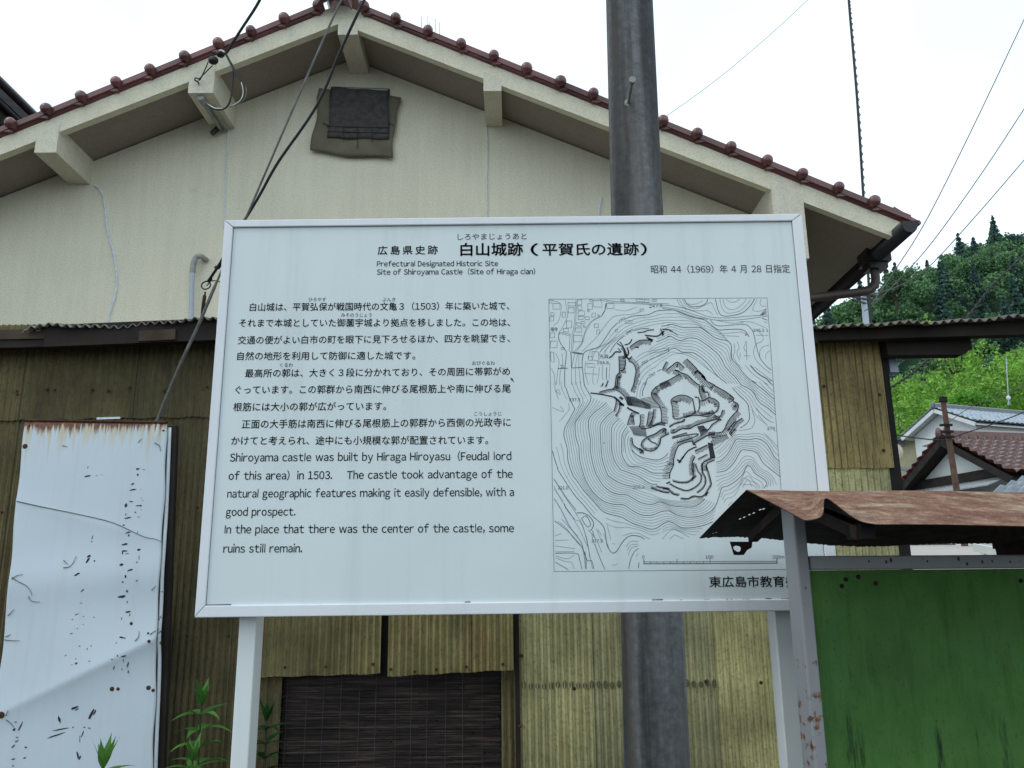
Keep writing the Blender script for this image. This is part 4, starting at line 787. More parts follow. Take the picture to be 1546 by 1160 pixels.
for s, a, y, e, d in [('247.5', 980, 465, 1000, -1), ('246.2 1', 1137, 501, 1160, 0), ('237.5', 859, 606, 876, 0), ('276', 1158, 649, 1170, 0), ('221.0', 842, 739, 858, 0), ('217.3', 893, 819, 910, 0), ('266.3', 955, 738, 973, 0), ('250', 934, 488, 943, -5), ('260', 945, 506, 955, -5), ('280', 968, 552, 978, -5), ('290', 979, 571, 989, -5), ('254.8', 901, 550, 919, 0), ('光政', 905, 541, 919, 0), ('福寺', 831, 500, 842, 0)]: ML(s, a, y, e, 6.2 if ord(s[0]) < 999 else 7.2, d)
for s, a, e in [('0', 969.5, 973), ('100', 1065, 1077), ('200m', 1166, 1184)]: ML(s, a, 843.5, e, 6.6)
for m_, nm, mt in [(grey, 'map_roads', M_ROADINK), (thin, 'map_contours', M_MAPINK), (bold, 'map_index_contours', M_MAPBOLD), (dark, 'map_earthworks', M_INK)]: m_.build(nm, mt, panel, fix=False)
# ================================================================== UTILITY POLE
def pole_at(z): return (P(950, 0, 3.5).x * (z - 1.37) + P(984, 930, 3.5).x * (4.276 - z)) / (4.276 - 1.37)
up = thing('utility_pole', 'thick stained concrete utility pole standing just behind the white sign', 'pole', (pole_at(0), 3.5, 0))
b = MB(); zs = [-.05, .6, 1.37, 2.2, 3.2, 4.276, 6.5, 9.0]
b.tube([(pole_at(z), 3.5, z) for z in zs], [.1255 - (z - 1.37) * .0042 for z in zs], 40); b.build('pole', M_CONC, up, True)
def bolt(px, py, ln):
    a = P(px, py, 3.39); b = MB(); b.tube([a + Vector((0, .03, 0)), a], .019, 12)
    if ln:
        e = a + Vector((-.006, -ln, .003)); b.tube([a, e], .0085, 10); b.tube([e + Vector((0, .006, 0)), e - Vector((0, .006, 0))], .0155, 14)
    else: b.tube([a + Vector((0, .02, 0)), a + Vector((0, -.006, 0))], [.021, .015], 14); 
    return b
bolt(949, 155, .17).build('step_bolt', M_PVCOLD, up, True); bolt(979, 971, 0).build('step_bolt_socket', M_RUST, up, True)

# ================================================================== GREEN NOTICE BOARD WITH A RUSTY ROOF
ND = 1.79; YAW = .16
def nd(x): return ND + YAW * (x - .6)
nbd = thing('notice_board', 'old green notice board under a rusty sheet metal roof on grey posts', 'notice board', (1.0, nd(1.0), 0))
ang = math.atan(YAW); ux = Vector((math.cos(ang), math.sin(ang), 0)); uy = Vector((-math.sin(ang), math.cos(ang), 0))
def NB(u, v, z): o = Vector((.598, ND, 0)) + ux * u + uy * v; o.z = z; return o
pz = 1.66
def npost(u, nm='post'):
    m = MB(); q = [NB(u, 0, 0), NB(u + .028, 0, 0), NB(u + .028, .052, 0), NB(u, .055, 0)]
    m.hexa([p + Vector((0, 0, -.05)) for p in q], [p + Vector((0, 0, pz)) for p in q]); o = m.build(nm, M_POST2, nbd); bv = o.modifiers.new('edge', 'BEVEL'); bv.width = .004; bv.segments = 2; return o
npost(0); npost(1.62)
def nrail(z0, z1, u0, u1, nm): 
    m = MB(); q = [NB(u0, .006, z0), NB(u1, .006, z0), NB(u1, .048, z0), NB(u0, .048, z0)]; m.hexa(q, [Vector((p.x, p.y, z1)) for p in q]); o = m.build(nm, M_POST2, nbd); bv = o.modifiers.new('edge', 'BEVEL'); bv.width = .003; bv.segments = 2
rt = P(1300, 839, nd(.75)).z; rb = P(1300, 860, nd(.75)).z
nrail(rb, rt, .033, 1.619, 'top_rail'); nrail(.45, .48, .033, 1.619, 'bottom_rail')
m = MB(); q = [NB(.034, .020, .481), NB(1.618, .020, .481), NB(1.618, .030, .481), NB(.034, .030, .481)]; m.hexa(q, [Vector((p.x, p.y, rb - .001)) for p in q]); gb = m.build('board_panel', M_GREEN, nbd)
for x, y in [(1271, 885), (1277, 875), (1296, 871), (1322, 881), (1541, 877), (1300, 1090)][:5]:
    d = ray(x, y); t = ((NB(0, .0195, 0) - Vector((0, 0, EYE))).dot(uy)) / d.dot(uy); p = Vector((0, 0, EYE)) + d * t
    MB().ball(p, (.0052, .0025, .005), 10, 6).build('pin_hole', M_DARK, gb)
for x, r_ in [(1312, 3), (1338, 4), (1345, 5), (1400, 3), (1447, 5), (1460, 4), (1483, 4), (1498, 3), (1525, 3)]:
    d = ray(x, 846 + rnd.uniform(-4, 6)); t = ((NB(0, .0058, 0) - Vector((0, 0, EYE))).dot(uy)) / d.dot(uy); p = Vector((0, 0, EYE)) + d * t
    MB().ball(p, (.0006 * r_, .0012, .0010 * r_), 7, 5).build('rust_spot', M_RUST, nbd)
# roof: bent sheet, near edge buckled near the left end
apx = P(1127, 740, ND); nea = P(1214, 781, 1.43); far = P(1056, 812, 2.24); 
RL = 1.95
def roof_pt(u, v):                            # u along the ridge, v 0 far eave .. .5 ridge .. 1 near eave
    if v < .5: p = far.lerp(apx, v * 2); w_ = 1 - v * 2; sag = -.020 * w_ * smooth(0, .5, u * RL) + .004 * math.sin(u * 19) * w_
    else: p = apx.lerp(nea, v * 2 - 1); w_ = v * 2 - 1; sag = -.012 * w_ * smooth(0.06, .14, u * RL) - .010 * w_ * u
    s = u * RL; q = p + ux * s; q.z += sag + .0012 * math.sin(s * 13 + v * 5)
    if v > .5:
        k = math.exp(-((s - .066) / .021) ** 2) * smooth(.40, 1, w_); q.z += .040 * k; q += uy * (.060 * k) + ux * (.012 * k)
        k = math.exp(-((s - .005) / .02) ** 2) * w_ ** 2; q.z += -.004 * k
    else:
        e = rnd.uniform(-.0015, .0015) if v == 0 else 0; q.z += e
    return q
holes = [(.062, .235), (.068, .262), (.074, .275), (.057, .215), (.088, .32), (.080, .31)]
b = MB(); nu, nv = 320, 110; b.grid(nu, nv, roof_pt)
cells = []
for (s, v) in holes: cells += [(int(s / RL * nu), int(v * nv)), (int(s / RL * nu), int(v * nv) + 1)]
for (s, v) in [(.030, .05), (.034, .06)]: cells.append((int(s / RL * nu), int(v * nv)))
b.f = [f for f in b.f if (min(f) % (nu + 1), min(f) // (nu + 1)) not in cells]
ro = b.build('roof', M_RUSTROOF, nbd, True); md = ro.modifiers.new('thickness', 'SOLIDIFY'); md.thickness = .0015; md.offset = -1
ro.data.materials.append(M_UNDER); md.material_offset = 1; md.material_offset_rim = 1
# does the sheet face up? keep the rusty top on top
zav = sum(p.normal.z for p in ro.data.polygons)
if zav < 0: ro.data.flip_normals()
# torn flap with a ragged hole hanging from the far eave
def ndp(x, y, D): return P(x, y, D)
def flap(outer, inner, D, nm):
    n = len(outer); m = MB(); o = [ndp(x, y, D) for x, y in outer]; i_ = [ndp(x, y, D) for x, y in inner]; h = Vector((0, .003, 0))
    m.add(o + i_ + [p + h for p in o] + [p + h for p in i_], [(k, (k + 1) % n, n + (k + 1) % n, n + k) for k in range(n)] + [(2 * n + k, 3 * n + k, 3 * n + (k + 1) % n, 2 * n + (k + 1) % n) for k in range(n)] + [(k, 2 * n + k, 2 * n + (k + 1) % n, (k + 1) % n) for k in range(n)] + [(n + k, n + (k + 1) % n, 3 * n + (k + 1) % n, 3 * n + k) for k in range(n)])
    return m.build(nm, M_UNDER, nbd)
flap([(1102, 818), (1106, 831), (1108, 838), (1117, 838.5), (1123, 838), (1128, 831), (1135, 827), (1136, 818)], [(1107, 826), (1108, 830), (1111, 832), (1115, 834), (1118, 832), (1119, 828), (1117, 825), (1111, 824)], 2.205, 'torn_flap')
# slanting brackets under the roof
def brk(a, c, w_, nm='roof_bracket'):
    m = MB(); m.bar(a, c, w_, w_); return m.build(nm, M_UNDER, nbd)
pt = NB(.016, .028, 1.645)
brk(pt + Vector((0, -.02, .018)), P(1303, 805, 1.50), .024); brk(pt + Vector((0, .03, .02)), P(1136, 812, 2.12), .022)
m = MB(); c = P(1311, 802, 1.49); m.bar(c + Vector((0, 0, 0)), c + uy * .05, .026, .026); m.build('bracket_end', M_DARK, nbd)
brk(NB(1.62, .03, 1.66), P(1510, 832, 1.95), .03); brk(P(1512, 815, 2.1), P(1580, 790, 1.75), .045)
m = MB(); m.bar(NB(-.03, .028, 1.668), NB(1.68, .028, 1.662), .03, .016); m.build('ridge_batten', M_UNDER, nbd)

# ================================================================== RUSTY WHITE SHEET, LEFT
WD = 3.80
ws = thing('metal_sheet', 'tall bent white metal sheet with rust dripping from its top edge', 'metal sheet', (P(120, 800, WD).x, WD, 0))
TL, TR = P(38, 636, WD), P(252, 639, WD); BL, BR = P(-14, 1160, WD), P(233, 1160, WD)
k = (BL.z - .35) / (TL.z - BL.z); BL2 = BL + (BL - TL) * k * .5; BL2.z = .35; BR2 = BR + (BR - TR) * k * .6; BR2.z = .35
def pix2uv(px, py):
    p = P(px, py, WD); v = (p.z - .35) / (TL.z - .35); a = BL2.lerp(TL, v); c = BR2.lerp(TR, v); return (p.x - a.x) / (c.x - a.x), v
c1 = [pix2uv(14, 1072), pix2uv(229, 966)]; c2 = [pix2uv(28, 757), pix2uv(245, 812)]; c3 = [pix2uv(20, 880), pix2uv(240, 860)]
def dist(u, v, c): (ua, va), (ub, vb) = c; return (v - (va + (vb - va) * (u - ua) / (ub - ua))) * (TL.z - .35)
def sheet(u, v):
    p = BL2.lerp(BR2, u).lerp(TL.lerp(TR, u), v)
    d1 = dist(u, v, c1); d2 = dist(u, v, c2); d3 = dist(u, v, c3)
    off = -.028 * math.exp(-(abs(d1) if d1 > 0 else abs(d1) * 2.2) / .16) * (.5 + .5 * u) - .004 * math.exp(-abs(d2) / .05) - .010 * math.exp(-(d3 / .10) ** 2)
    off += .004 * math.sin(5 * u + 3 * v) + .0015 * math.sin(17 * v + 6 * u) - .006 * math.exp(-((u - .93) / .03) ** 2) * math.exp(-((v - .97) / .02) ** 2)
    p.y += off; 
    if u == 0: p.x += .003 * math.sin(31 * v) + .004 * math.sin(12 * v + 1)
    if u == 1: p.x += .003 * math.sin(40 * v)
    return p
b = MB(); b.grid(60, 150, sheet); so_ = b.build('sheet', M_SHEET, ws, True, .002)
def sp(px, py, lift=.0025): u, v = pix2uv(px, py); q = sheet(min(max(u, .001), .999), min(v, .999)); return q - Vector((0, lift, 0))
b = MB(); b.tube([sheet(u / 40, 1) + Vector((0, -.002, .003)) for u in range(41)], .006, 8); b.build('rolled_top_edge', M_RUST, ws, True)
b = MB(); b.bar(TL + Vector((.33, .008, .010)), TL + Vector((.44, .008, .012)), .004, .010); b.build('paint_remnant', M_SHEETEDGE, ws)
b = MB(); nn_ = 40; b.grid(2, nn_, lambda u, v: sheet(.9995, .02 + v * .97) + Vector((.003 + .014 * u, .006 + .004 * u, .0))); b.build('side_lip', M_SHEETEDGE, ws, True, .002)
b = MB(); b.bar(TR + Vector((.018, .035, -.01)), BR2 + Vector((.018, .035, 0)), .03, .04, (1, 0, 0)); b.build('frame_leg', M_WOOD, ws)
b = MB(); b.bar(TL + Vector((.05, .035, -.01)), BL2 + Vector((.05, .035, 0)), .03, .04, (1, 0, 0)); b.build('frame_leg', M_WOOD, ws)
for s_, q_ in [(TR, BR2), (TL, BL2)]:
    x = q_.x + (.018 if s_ is TR else .05); MB().box(x - .02, x + .02, WD + .02, WD + .05, -.05, .35).build('frame_leg', M_WOOD, ws)
def blot(px, py, rx, rz_, nm='peeled_paint', mat=M_INK, rot=0, n=9, rg=.35, ext=.0):
    c = sp(px, py, .0022); vs = []
    for i in range(n):
        a = 2 * math.pi * i / n; r_ = 1 + rnd.uniform(-rg, rg); x = rx * math.cos(a) * r_; z = rz_ * math.sin(a) * r_
        vs.append((x * math.cos(rot) - z * math.sin(rot), x * math.sin(rot) + z * math.cos(rot)))
    K = .0029; return [(c.x + x * K, c.y, c.z + z * K) for x, z in vs]
# remains of painted characters: column by column, dark flakes
flakes = {'painted_column': [(208, 704, 3.2, 1.6, 0), (217, 705, 3, .5, 0), (208, 713, 1.5, 2, 0), (201, 727, 3.4, 1.5, .35), (201, 736, 6.5, 1.3, .15), (199, 754, 4, 1, 0), (191, 760, 2.1, 3.6, 0), (210, 760, 5.5, 1.1, .1), (213, 760, 1.5, 1.8, 0), (205, 770, 1.5, 1, .3), (193, 779, 6.4, 1.2, .2), (191, 774, 1, 1.6, 0), (188, 790, 2.2, 1, .5), (210, 777, 2.5, .6, 0), (195, 801, 6, 1.0, .2), (196, 805, 1.2, 2, 0), (209, 800, .8, 1.5, 0), (190, 819, 5, 1.7, .15), (190, 829, 6, 1.4, 0), (187, 832, 1, 2.6, 0), (194, 833, 4, .7, .2), (211, 827, 3, 1.6, .1), (212, 839, .5, 4.5, 0), (186, 850, 3, 2.2, .2), (209, 846, 1.6, 1, .5), (199, 858, 4.8, 1.6, .3), (192, 868, 1.8, 2.4, 0), (188, 876, 1.5, 1.4, .4), (209, 874, 1.8, .9, .2), (194, 890, 1.8, 2, 0), (186, 898, 6, 2, .15), (194, 906, .9, 2.3, 0), (195, 921, 4.4, 1.3, .15), (198, 925, .7, 2.6, 0), (186, 931, .8, 2.4, -.2), (201, 939, 2.5, 3.0, .4), (188, 960, 4.5, 1.2, -.2), (192, 961, 1.5, .8, .5), (179, 968, 1, .7, 0), (191, 988, 5, 1, .3), (182, 987, 1, 1.7, 0), (196, 1000, 1.1, 5.5, -.1), (190, 994, .6, 3, 0), (176, 1005, .9, 3, -.2), (196, 1012, 1, 2, 0), (214, 748, .9, .7, 0), (216, 752, 1, .8, .4), (213, 735, .6, .6, 0), (214, 766, .8, .8, .4), (174, 993, 1.5, .8, .3), (187, 1008, 1.2, .8, .4)],
          'painted_row': [(134, 717, 6, 1.3, .12), (134, 704, .7, 2, -.3), (147, 716, 1.2, .5, 0), (155, 714, 1, .5, 0), (141, 809, .9, 4, -.2), (140, 816, 1, 1.2, .3), (136, 838, 3.2, 2.2, .2), (135, 844, 1.6, 5, -.5), (145, 845, 1.8, 1.2, -.2), (120, 865, 5, 1.7, .45), (127, 890, 3.6, 1, .7), (124, 909, 2.6, .5, 0), (118, 926, 2.8, .6, .4), (128, 929, 1.2, .7, 0), (144, 930, 1.4, .7, 0), (111, 934, 1.3, .7, 0), (119, 947, 1.2, .6, .3), (128, 941, .9, .7, 0), (110, 955, 2.5, .6, .3), (123, 974, 1.3, 1, 0), (135, 978, 1, 2, -.2), (141, 973, .7, 1.6, -.3), (102, 988, 2.4, .6, .6), (118, 993, 1.4, .6, 0), (119, 1000, 2.6, 1.4, .5), (112, 1002, .8, .6, 0), (139, 996, 2, .7, .2)],
          'painted_figure': [(113, 1068, 6.5, 2.2, .3), (117, 1070, 3, 1.2, .5), (90, 1085, 2, 5.5, .35), (139, 1077, 2, 7.5, -.45), (144, 1074, 1.2, 5, -.4), (94, 1100, 12, .9, .16), (84, 1110, 16, 1.2, .27), (111, 1097, 2, .9, .6), (128, 1097, 1.6, .9, 0), (136, 1098, 2.6, .9, -.2), (125, 1107, .9, 5, -.3), (121, 1115, .5, 6, .1), (118, 1140, 1.8, 6, .3), (121, 1143, 1, 3.5, -.3), (32, 1095, 1.3, 8, -.4), (22, 1101, 2.6, 2, .3), (24, 1090, 2.2, .8, 0), (26, 1113, 2, .8, 0), (25, 1119, 3, .9, .4), (20, 1127, 4, 1.0, .7), (39, 1128, 2.4, 1.2, -.2), (37, 1144, 2.4, 1.2, .2), (20, 1146, 3.5, 1.0, .2), (20, 1156, 1.5, 1, 0)]}
for nm, L in flakes.items():
    m = MB()
    for px, py, rx, rz_, rot in L: vs = blot(px, py, rx * .9, rz_ * .9, rot=rot); m.add(vs, [tuple(range(len(vs)))])
    m.build(nm, M_INK, ws, fix=False)
for px, py, r_ in [(45, 643, 2), (247, 645, 2), (38, 674, 5), (171, 1038, 4), (180, 1038, 3), (225, 1036, 4), (4, 1079, 6), (229, 965, 3), (227, 953, 2), (232, 1040, 3)]:
    m = MB(); m.ball(sp(px, py, .001), (.0026 * r_, .004, .0024 * r_), 10, 6); m.build('nail_head', M_RUST, ws)
# dry tendrils caught on the sheet
def tend(pts, r_=.0016, lift=.006, nm='dry_tendril', mat=None):
    q = spline([sp(x, y, lift) for x, y in pts], 5); n = len(q); m = MB(); m.tube(q, [r_ * (1 - .6 * i / n) for i in range(n)], 5); return m.build(nm, mat or M_STEM, ws, True)
M_TEND = simple('grey_dry_vine', (.13, .13, .115), .9)
for pts in [[(20, 872), (30, 878), (42, 884), (49, 893), (50, 899)], [(20, 874), (28, 869), (37, 867)], [(45, 900), (48, 906), (55, 908), (62, 908)], [(98, 856), (108, 854), (114, 846), (117, 838)], [(98, 845), (105, 851)], [(6, 966), (16, 967), (30, 967)], [(8, 962), (16, 958)], [(12, 930), (22, 920)], [(11, 1086), (18, 1092), (22, 1098)], [(11, 1080), (15, 1072)], [(208, 965), (213, 958), (213, 950)], [(230, 955), (238, 949), (243, 950)], [(231, 888), (238, 881)], [(234, 664), (241, 668), (243, 677)], [(209, 664), (214, 658)], [(96, 672), (103, 673)]]: tend(pts, .0019, .004, mat=M_TEND)
tend([(24, 757), (60, 764), (120, 775), (170, 786), (205, 801), (222, 808), (236, 810), (247, 814)], .0022, .003, 'crease_line', M_TEND)  # thin dark line laid along the upper crease

# ================================================================== WIRES
def cable(name, label, pts, r_, mat=M_CABLE, k=8, cat='cable', group=None, n=6):
    q = spline(pts, k) if len(pts) > 2 else [Vector(p) for p in pts]; m = MB(); m.tube(q, r_, n); o = m.build(name, mat, None, True); return tag(o, label, cat, group)
cable('guy_wire', 'grey sleeved guy wire slanting down behind the sign towards the white rusty sheet', [P(528, -25, 3.2), P(506, 20, 3.25), P(440, 170, 3.4), P(370, 332, 3.6), P(332, 415, 3.7), P(300, 490, 3.82), P(268, 560, 3.92), P(234, 645, 4.05), P(200, 760, 4.12)], [.0055 if i < 34 else .0088 for i in range(65)], M_GREYCABLE)
c_ = cable('guy_cable', 'black twisted cable slanting from the roof peak to the ring above the shed eave', [P(560, -20, 3.3), P(545, 10, 3.32), P(515, 75, 3.4), P(478, 160, 3.5), P(420, 245, 3.6), P(392, 295, 3.66), P(368, 335, 3.72), P(332, 398, 3.8), P(314, 425, 3.85)], .0068)
rg = thing('guy_ring', 'dark iron ring and turnbuckle holding the black cable above the shed eave', 'ring', P(305, 480, 3.9))
m = MB(); c = P(311, 431, 3.86); m.tube([c + Vector((math.cos(a) * .022, .004 * math.sin(a), math.sin(a) * .022)) for a in [2 * math.pi * i / 24 for i in range(25)]], .0035, 8, False); m.build('ring', M_BLACK, rg, True)
m = MB(); m.tube(spline([P(310, 441, 3.86), P(309, 447, 3.87), P(307, 462, 3.88), P(305, 482, 3.92), P(303, 492, 3.95)], 4), [.004 + .005 * (3 < i < 15) for i in range(17)], 8); m.build('turnbuckle', M_RUST, rg, True)
m = MB(); m.ball(P(328, 404, 3.82), (.016, .012, .010), 8, 6); m.ball(P(334, 400, 3.81), (.012, .010, .014), 8, 6); m.build('clamp', M_BLACK, rg)
m = MB(); m.tube(spline([P(312, 432, 3.86), P(318, 424, 3.85), P(320, 414, 3.84), P(326, 407, 3.83), P(336, 395, 3.82)], 4), .0028, 6); m.tube(spline([P(318, 425, 3.85), P(325, 424, 3.85), P(336, 427, 3.85)], 4), .0025, 6); m.tube(spline([P(320, 424, 3.85), P(320, 416, 3.85), P(324, 410, 3.85)], 4), .0025, 6); m.build('wire_loop', M_BLACK, rg, True)
# service drop to the second beam end
sd = thing('service_cable', 'black service cable with two insulators and a loop at the second beam end', 'cable', P(315, 110, 5.1))
D_ = HV - .10
m = MB(); m.tube(spline([P(400, -18, D_ - .5), P(388, 8, D_ - .35), P(362, 48, D_ - .1), P(342, 80, D_)], 5), [.010] * 16, 6); m.build('drop_cable', M_CABLE, sd, True)
m = MB(); m.ball(P(322, 91.5, D_), (.036, .03, .030), 12, 8); m.build('insulator', M_BLACK, sd, True); m = MB(); m.ball(P(333, 81.5, D_), (.030, .028, .028), 12, 8); m.build('insulator', M_BLACK, sd, True)
m = MB(); m.tube(spline([P(331, 77, D_ - .035), P(335, 76.5, D_ - .035), P(339, 79, D_ - .035)], 4), .006, 6); m.build('insulator_tie', M_WHITECABLE, sd, True)
m = MB(); m.tube(spline([P(314, 94, D_), P(311, 102, D_), P(303, 119, HV - .04), P(300, 121, HV - .03), P(305, 115, HV - .05), P(321, 99, D_)], 5), .004, 6); m.build('tie_wire', M_CABLE, sd, True)
m = MB(); m.tube(spline([P(300, 127, HV), P(299, 124, HV - .04), P(294, 121, HV - .05), P(296, 118, HV - .04), P(302, 120, HV - .04)], 5), .005, 6); m.build('hook', M_RUST, sd, True)
m = MB(); m.tube(spline([P(340, 80, D_), P(347, 92, D_), P(352, 103, D_), P(351, 125, D_), P(348, 150, D_), P(342, 162, D_ + .03), P(332, 166, D_ + .06), P(320, 163, D_ + .1), P(311, 157, HV + .02)], 6), .0062, 6); m.build('loop_cable', M_CABLE, sd, True)
m = MB(); m.tube(spline([P(341, 82, D_ - .02), P(348, 95, D_ - .02), P(355, 108, D_ - .02), P(361, 118, D_ - .02), P(364, 124, D_ - .02)], 6), [.009] * 25, 6); m.build('taped_joint', M_CABLE, sd, True)
m = MB(); m.tube(spline([P(364, 124, D_ - .02), P(367, 138, D_ - .01), P(364, 150, D_), P(354, 158, D_ + .02), P(346, 161, D_ + .03)], 6), .0035, 6); m.build('white_conductor', M_WHITECABLE, sd, True)
m = MB(); m.tube(spline([P(371, 130, D_ - .02), P(372, 140, D_ - .01), P(369, 150, D_), P(360, 157, D_ + .02), P(346, 162, D_ + .03)], 6), .003, 6); m.build('grey_conductor', M_GREYCABLE, sd, True)
m = MB(); m.tube(spline([P(336, 164, D_ + .04), P(325, 163.5, D_ + .06), P(318, 160, D_ + .1), P(313, 157, HV)], 6), .0035, 6); m.build('white_conductor', M_WHITECABLE, sd, True)
# overhead lines on the right
def wig(pts, amp, turns, k):
    q = spline(pts, k); n = len(q); return [p + Vector((math.cos(turns * 2 * math.pi * i / n), 0, math.sin(turns * 2 * math.pi * i / n))) * amp for i, p in enumerate(q)]
bc = thing('bundled_cable', 'thick bundled black cable hanging nearly upright past the right roof slope', 'cable', P(1312, 500, 13.5))
sp_ = [P(1280, -20, 13.5), P(1283, 20, 13.5), P(1294, 150, 13.5), P(1303, 290, 13.5), P(1311, 420, 13.5), P(1315, 500, 13.5)]
m = MB(); m.tube(spline(sp_, 8), .024, 8); m.build('cable', M_CABLE, bc, True); m = MB(); m.tube(wig([p + Vector((.025, 0, 0)) for p in sp_], .016, 60, 90), .008, 4); m.build('spiral_hanger', M_CABLE, bc, True)
W = lambda l, D: [P(x, y, D) for x, y in l]
cable('overhead_wire', 'thin overhead wire falling from the top right corner to the eave gutter, leftmost of three', W([(1560, 0), (1546, 30), (1470, 190), (1400, 330), (1350, 410), (1310, 468)], 24), .016, M_WIRE, group='overhead wires')
cable('overhead_wire', 'thin overhead wire falling steeply to the eave gutter, middle one of three', W([(1570, 130), (1546, 165), (1480, 265), (1400, 375), (1330, 450), (1305, 470)], 24), .016, M_WIRE, group='overhead wires')
cable('overhead_wire', 'thin sagging overhead wire crossing in front of the forest, rightmost of three', W([(1580, 200), (1546, 242), (1470, 330), (1400, 405), (1350, 435), (1305, 447)], 24), .016, M_WIRE, group='overhead wires')
cable('overhead_wire', 'faint thin wire crossing the white sky beside the concrete pole', W([(1225, -5), (1160, 55), (1080, 122), (1000, 180)], 20), .007, M_WIRE, group='overhead wires')
cable('twisted_cable', 'thick twisted black cable sloping past the bamboo beneath the shed eave', wig(W([(1590, 330), (1546, 385), (1500, 430), (1460, 480), (1410, 535), (1375, 566), (1335, 592)], 16), .014, 40, 24), .022, M_CABLE)
cable('house_wire', 'dark wire crossing above the brown tiled roof beside the rusty pole', W([(1580, 600), (1546, 622), (1500, 640), (1460, 653), (1424, 664), (1380, 661), (1340, 655)], 24), .018, M_CABLE)
cable('house_wire', 'thin dark wire rising right above the grey tiled ridge', W([(1580, 560), (1546, 583), (1500, 602), (1470, 612), (1430, 640), (1425, 655)], 24.5), .012, M_WIRE)

# ================================================================== WEEDS
def leaf(m, base, d, ln, wd, droop=.3, up=Vector((0, 0, 1))):
    d = d.normalized(); s = d.cross(up); s = s.normalized() if s.length > 1e-3 else Vector((1, 0, 0)); n = 7; L = []
    prof = [.25, .75, 1, .95, .75, .45, .18, .0]
    for i in range(n + 1):
        t = i / n; c = base + d * ln * t - Vector((0, 0, 1)) * droop * ln * t * t; w_ = wd * prof[i] * .5 + .0003; up_ = Vector((0, 0, .22 * w_))
        L += [c + s * w_ + up_, c, c - s * w_ + up_]
    m.add(L, [(3 * i, 3 * i + 1, 3 * i + 4, 3 * i + 3) for i in range(n)] + [(3 * i + 1, 3 * i + 2, 3 * i + 5, 3 * i + 4) for i in range(n)])
def weed(label, px, ptop, D, ln, mat, levels=7, gap=.052, seed=1, wd=.24, bottom=.3, lean=0.0):
    r_ = random.Random(seed); top = P(px, ptop, D); t = thing('weed', label, 'weed', (top.x, D, 0), 'weeds along the shed wall')
    m = MB(); foot = Vector((top.x + lean, D, -.02)); m.tube([foot, foot.lerp(top, .5) + Vector((.01, 0, 0)), top - Vector((0, 0, .05))], [.006, .005, .003], 6); m.build('stem', M_STEM, t, True)
    m = MB(); ph = r_.uniform(0, 6)
    for i in range(6):
        a = ph + i * 1.05; leaf(m, top - Vector((0, 0, .075)), Vector((math.cos(a) * .42, math.sin(a) * .42, 1)), ln * r_.uniform(.62, .9), ln * wd * .8, .05, Vector((math.cos(a), math.sin(a), -.3)))
    for k in range(1, levels):
        z = top.z - .05 - gap * k
        if z < bottom: break
        c = Vector((top.x + lean * (top.z - z) / top.z, D, z))
        for i in range(4):
            a = ph + k * 2.4 + i * 1.57 + r_.uniform(-.3, .3); leaf(m, c, Vector((math.cos(a), math.sin(a), r_.uniform(.25, .7))), ln * r_.uniform(.8, 1.15), ln * wd * r_.uniform(.85, 1.1), r_.uniform(.25, .6))
    m.build('leaves', mat, t, True, fix=False)
weed('tall green weed with long pointed leaves left of the sign post', 306, 1034, 3.3, .145, M_WEED, 14, .058, 3, .27)
weed('shorter green weed with long pointed leaves just left of a taller one', 293, 1116, 3.1, .125, M_WEED, 10, .05, 8)
weed('green weed tips rising in front of the white metal sheet', 159, 1125, 3.0, .14, M_WEED, 8, .05, 5)
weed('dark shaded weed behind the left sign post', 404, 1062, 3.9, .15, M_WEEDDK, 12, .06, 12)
def grass(label, px, py, D, n, h, seed):
    r_ = random.Random(seed); c = P(px, py, D); t = thing('grass_tuft', label, 'grass', (c.x, D, 0)); m = MB()
    for i in range(n):
        a = r_.uniform(0, 6.28); leaf(m, Vector((c.x + r_.uniform(-.05, .05), D + r_.uniform(-.05, .05), c.z - h)), Vector((math.cos(a) * .45, math.sin(a) * .3, 1)), h * r_.uniform(.7, 1.15), .010, .22, Vector((math.cos(a), math.sin(a), -.3)))
    m.build('blades', M_WEED, t, True, fix=False)
grass('long grass tuft showing at the foot of the right sign post', 1158, 1118, 2.9, 60, 1.0, 4)
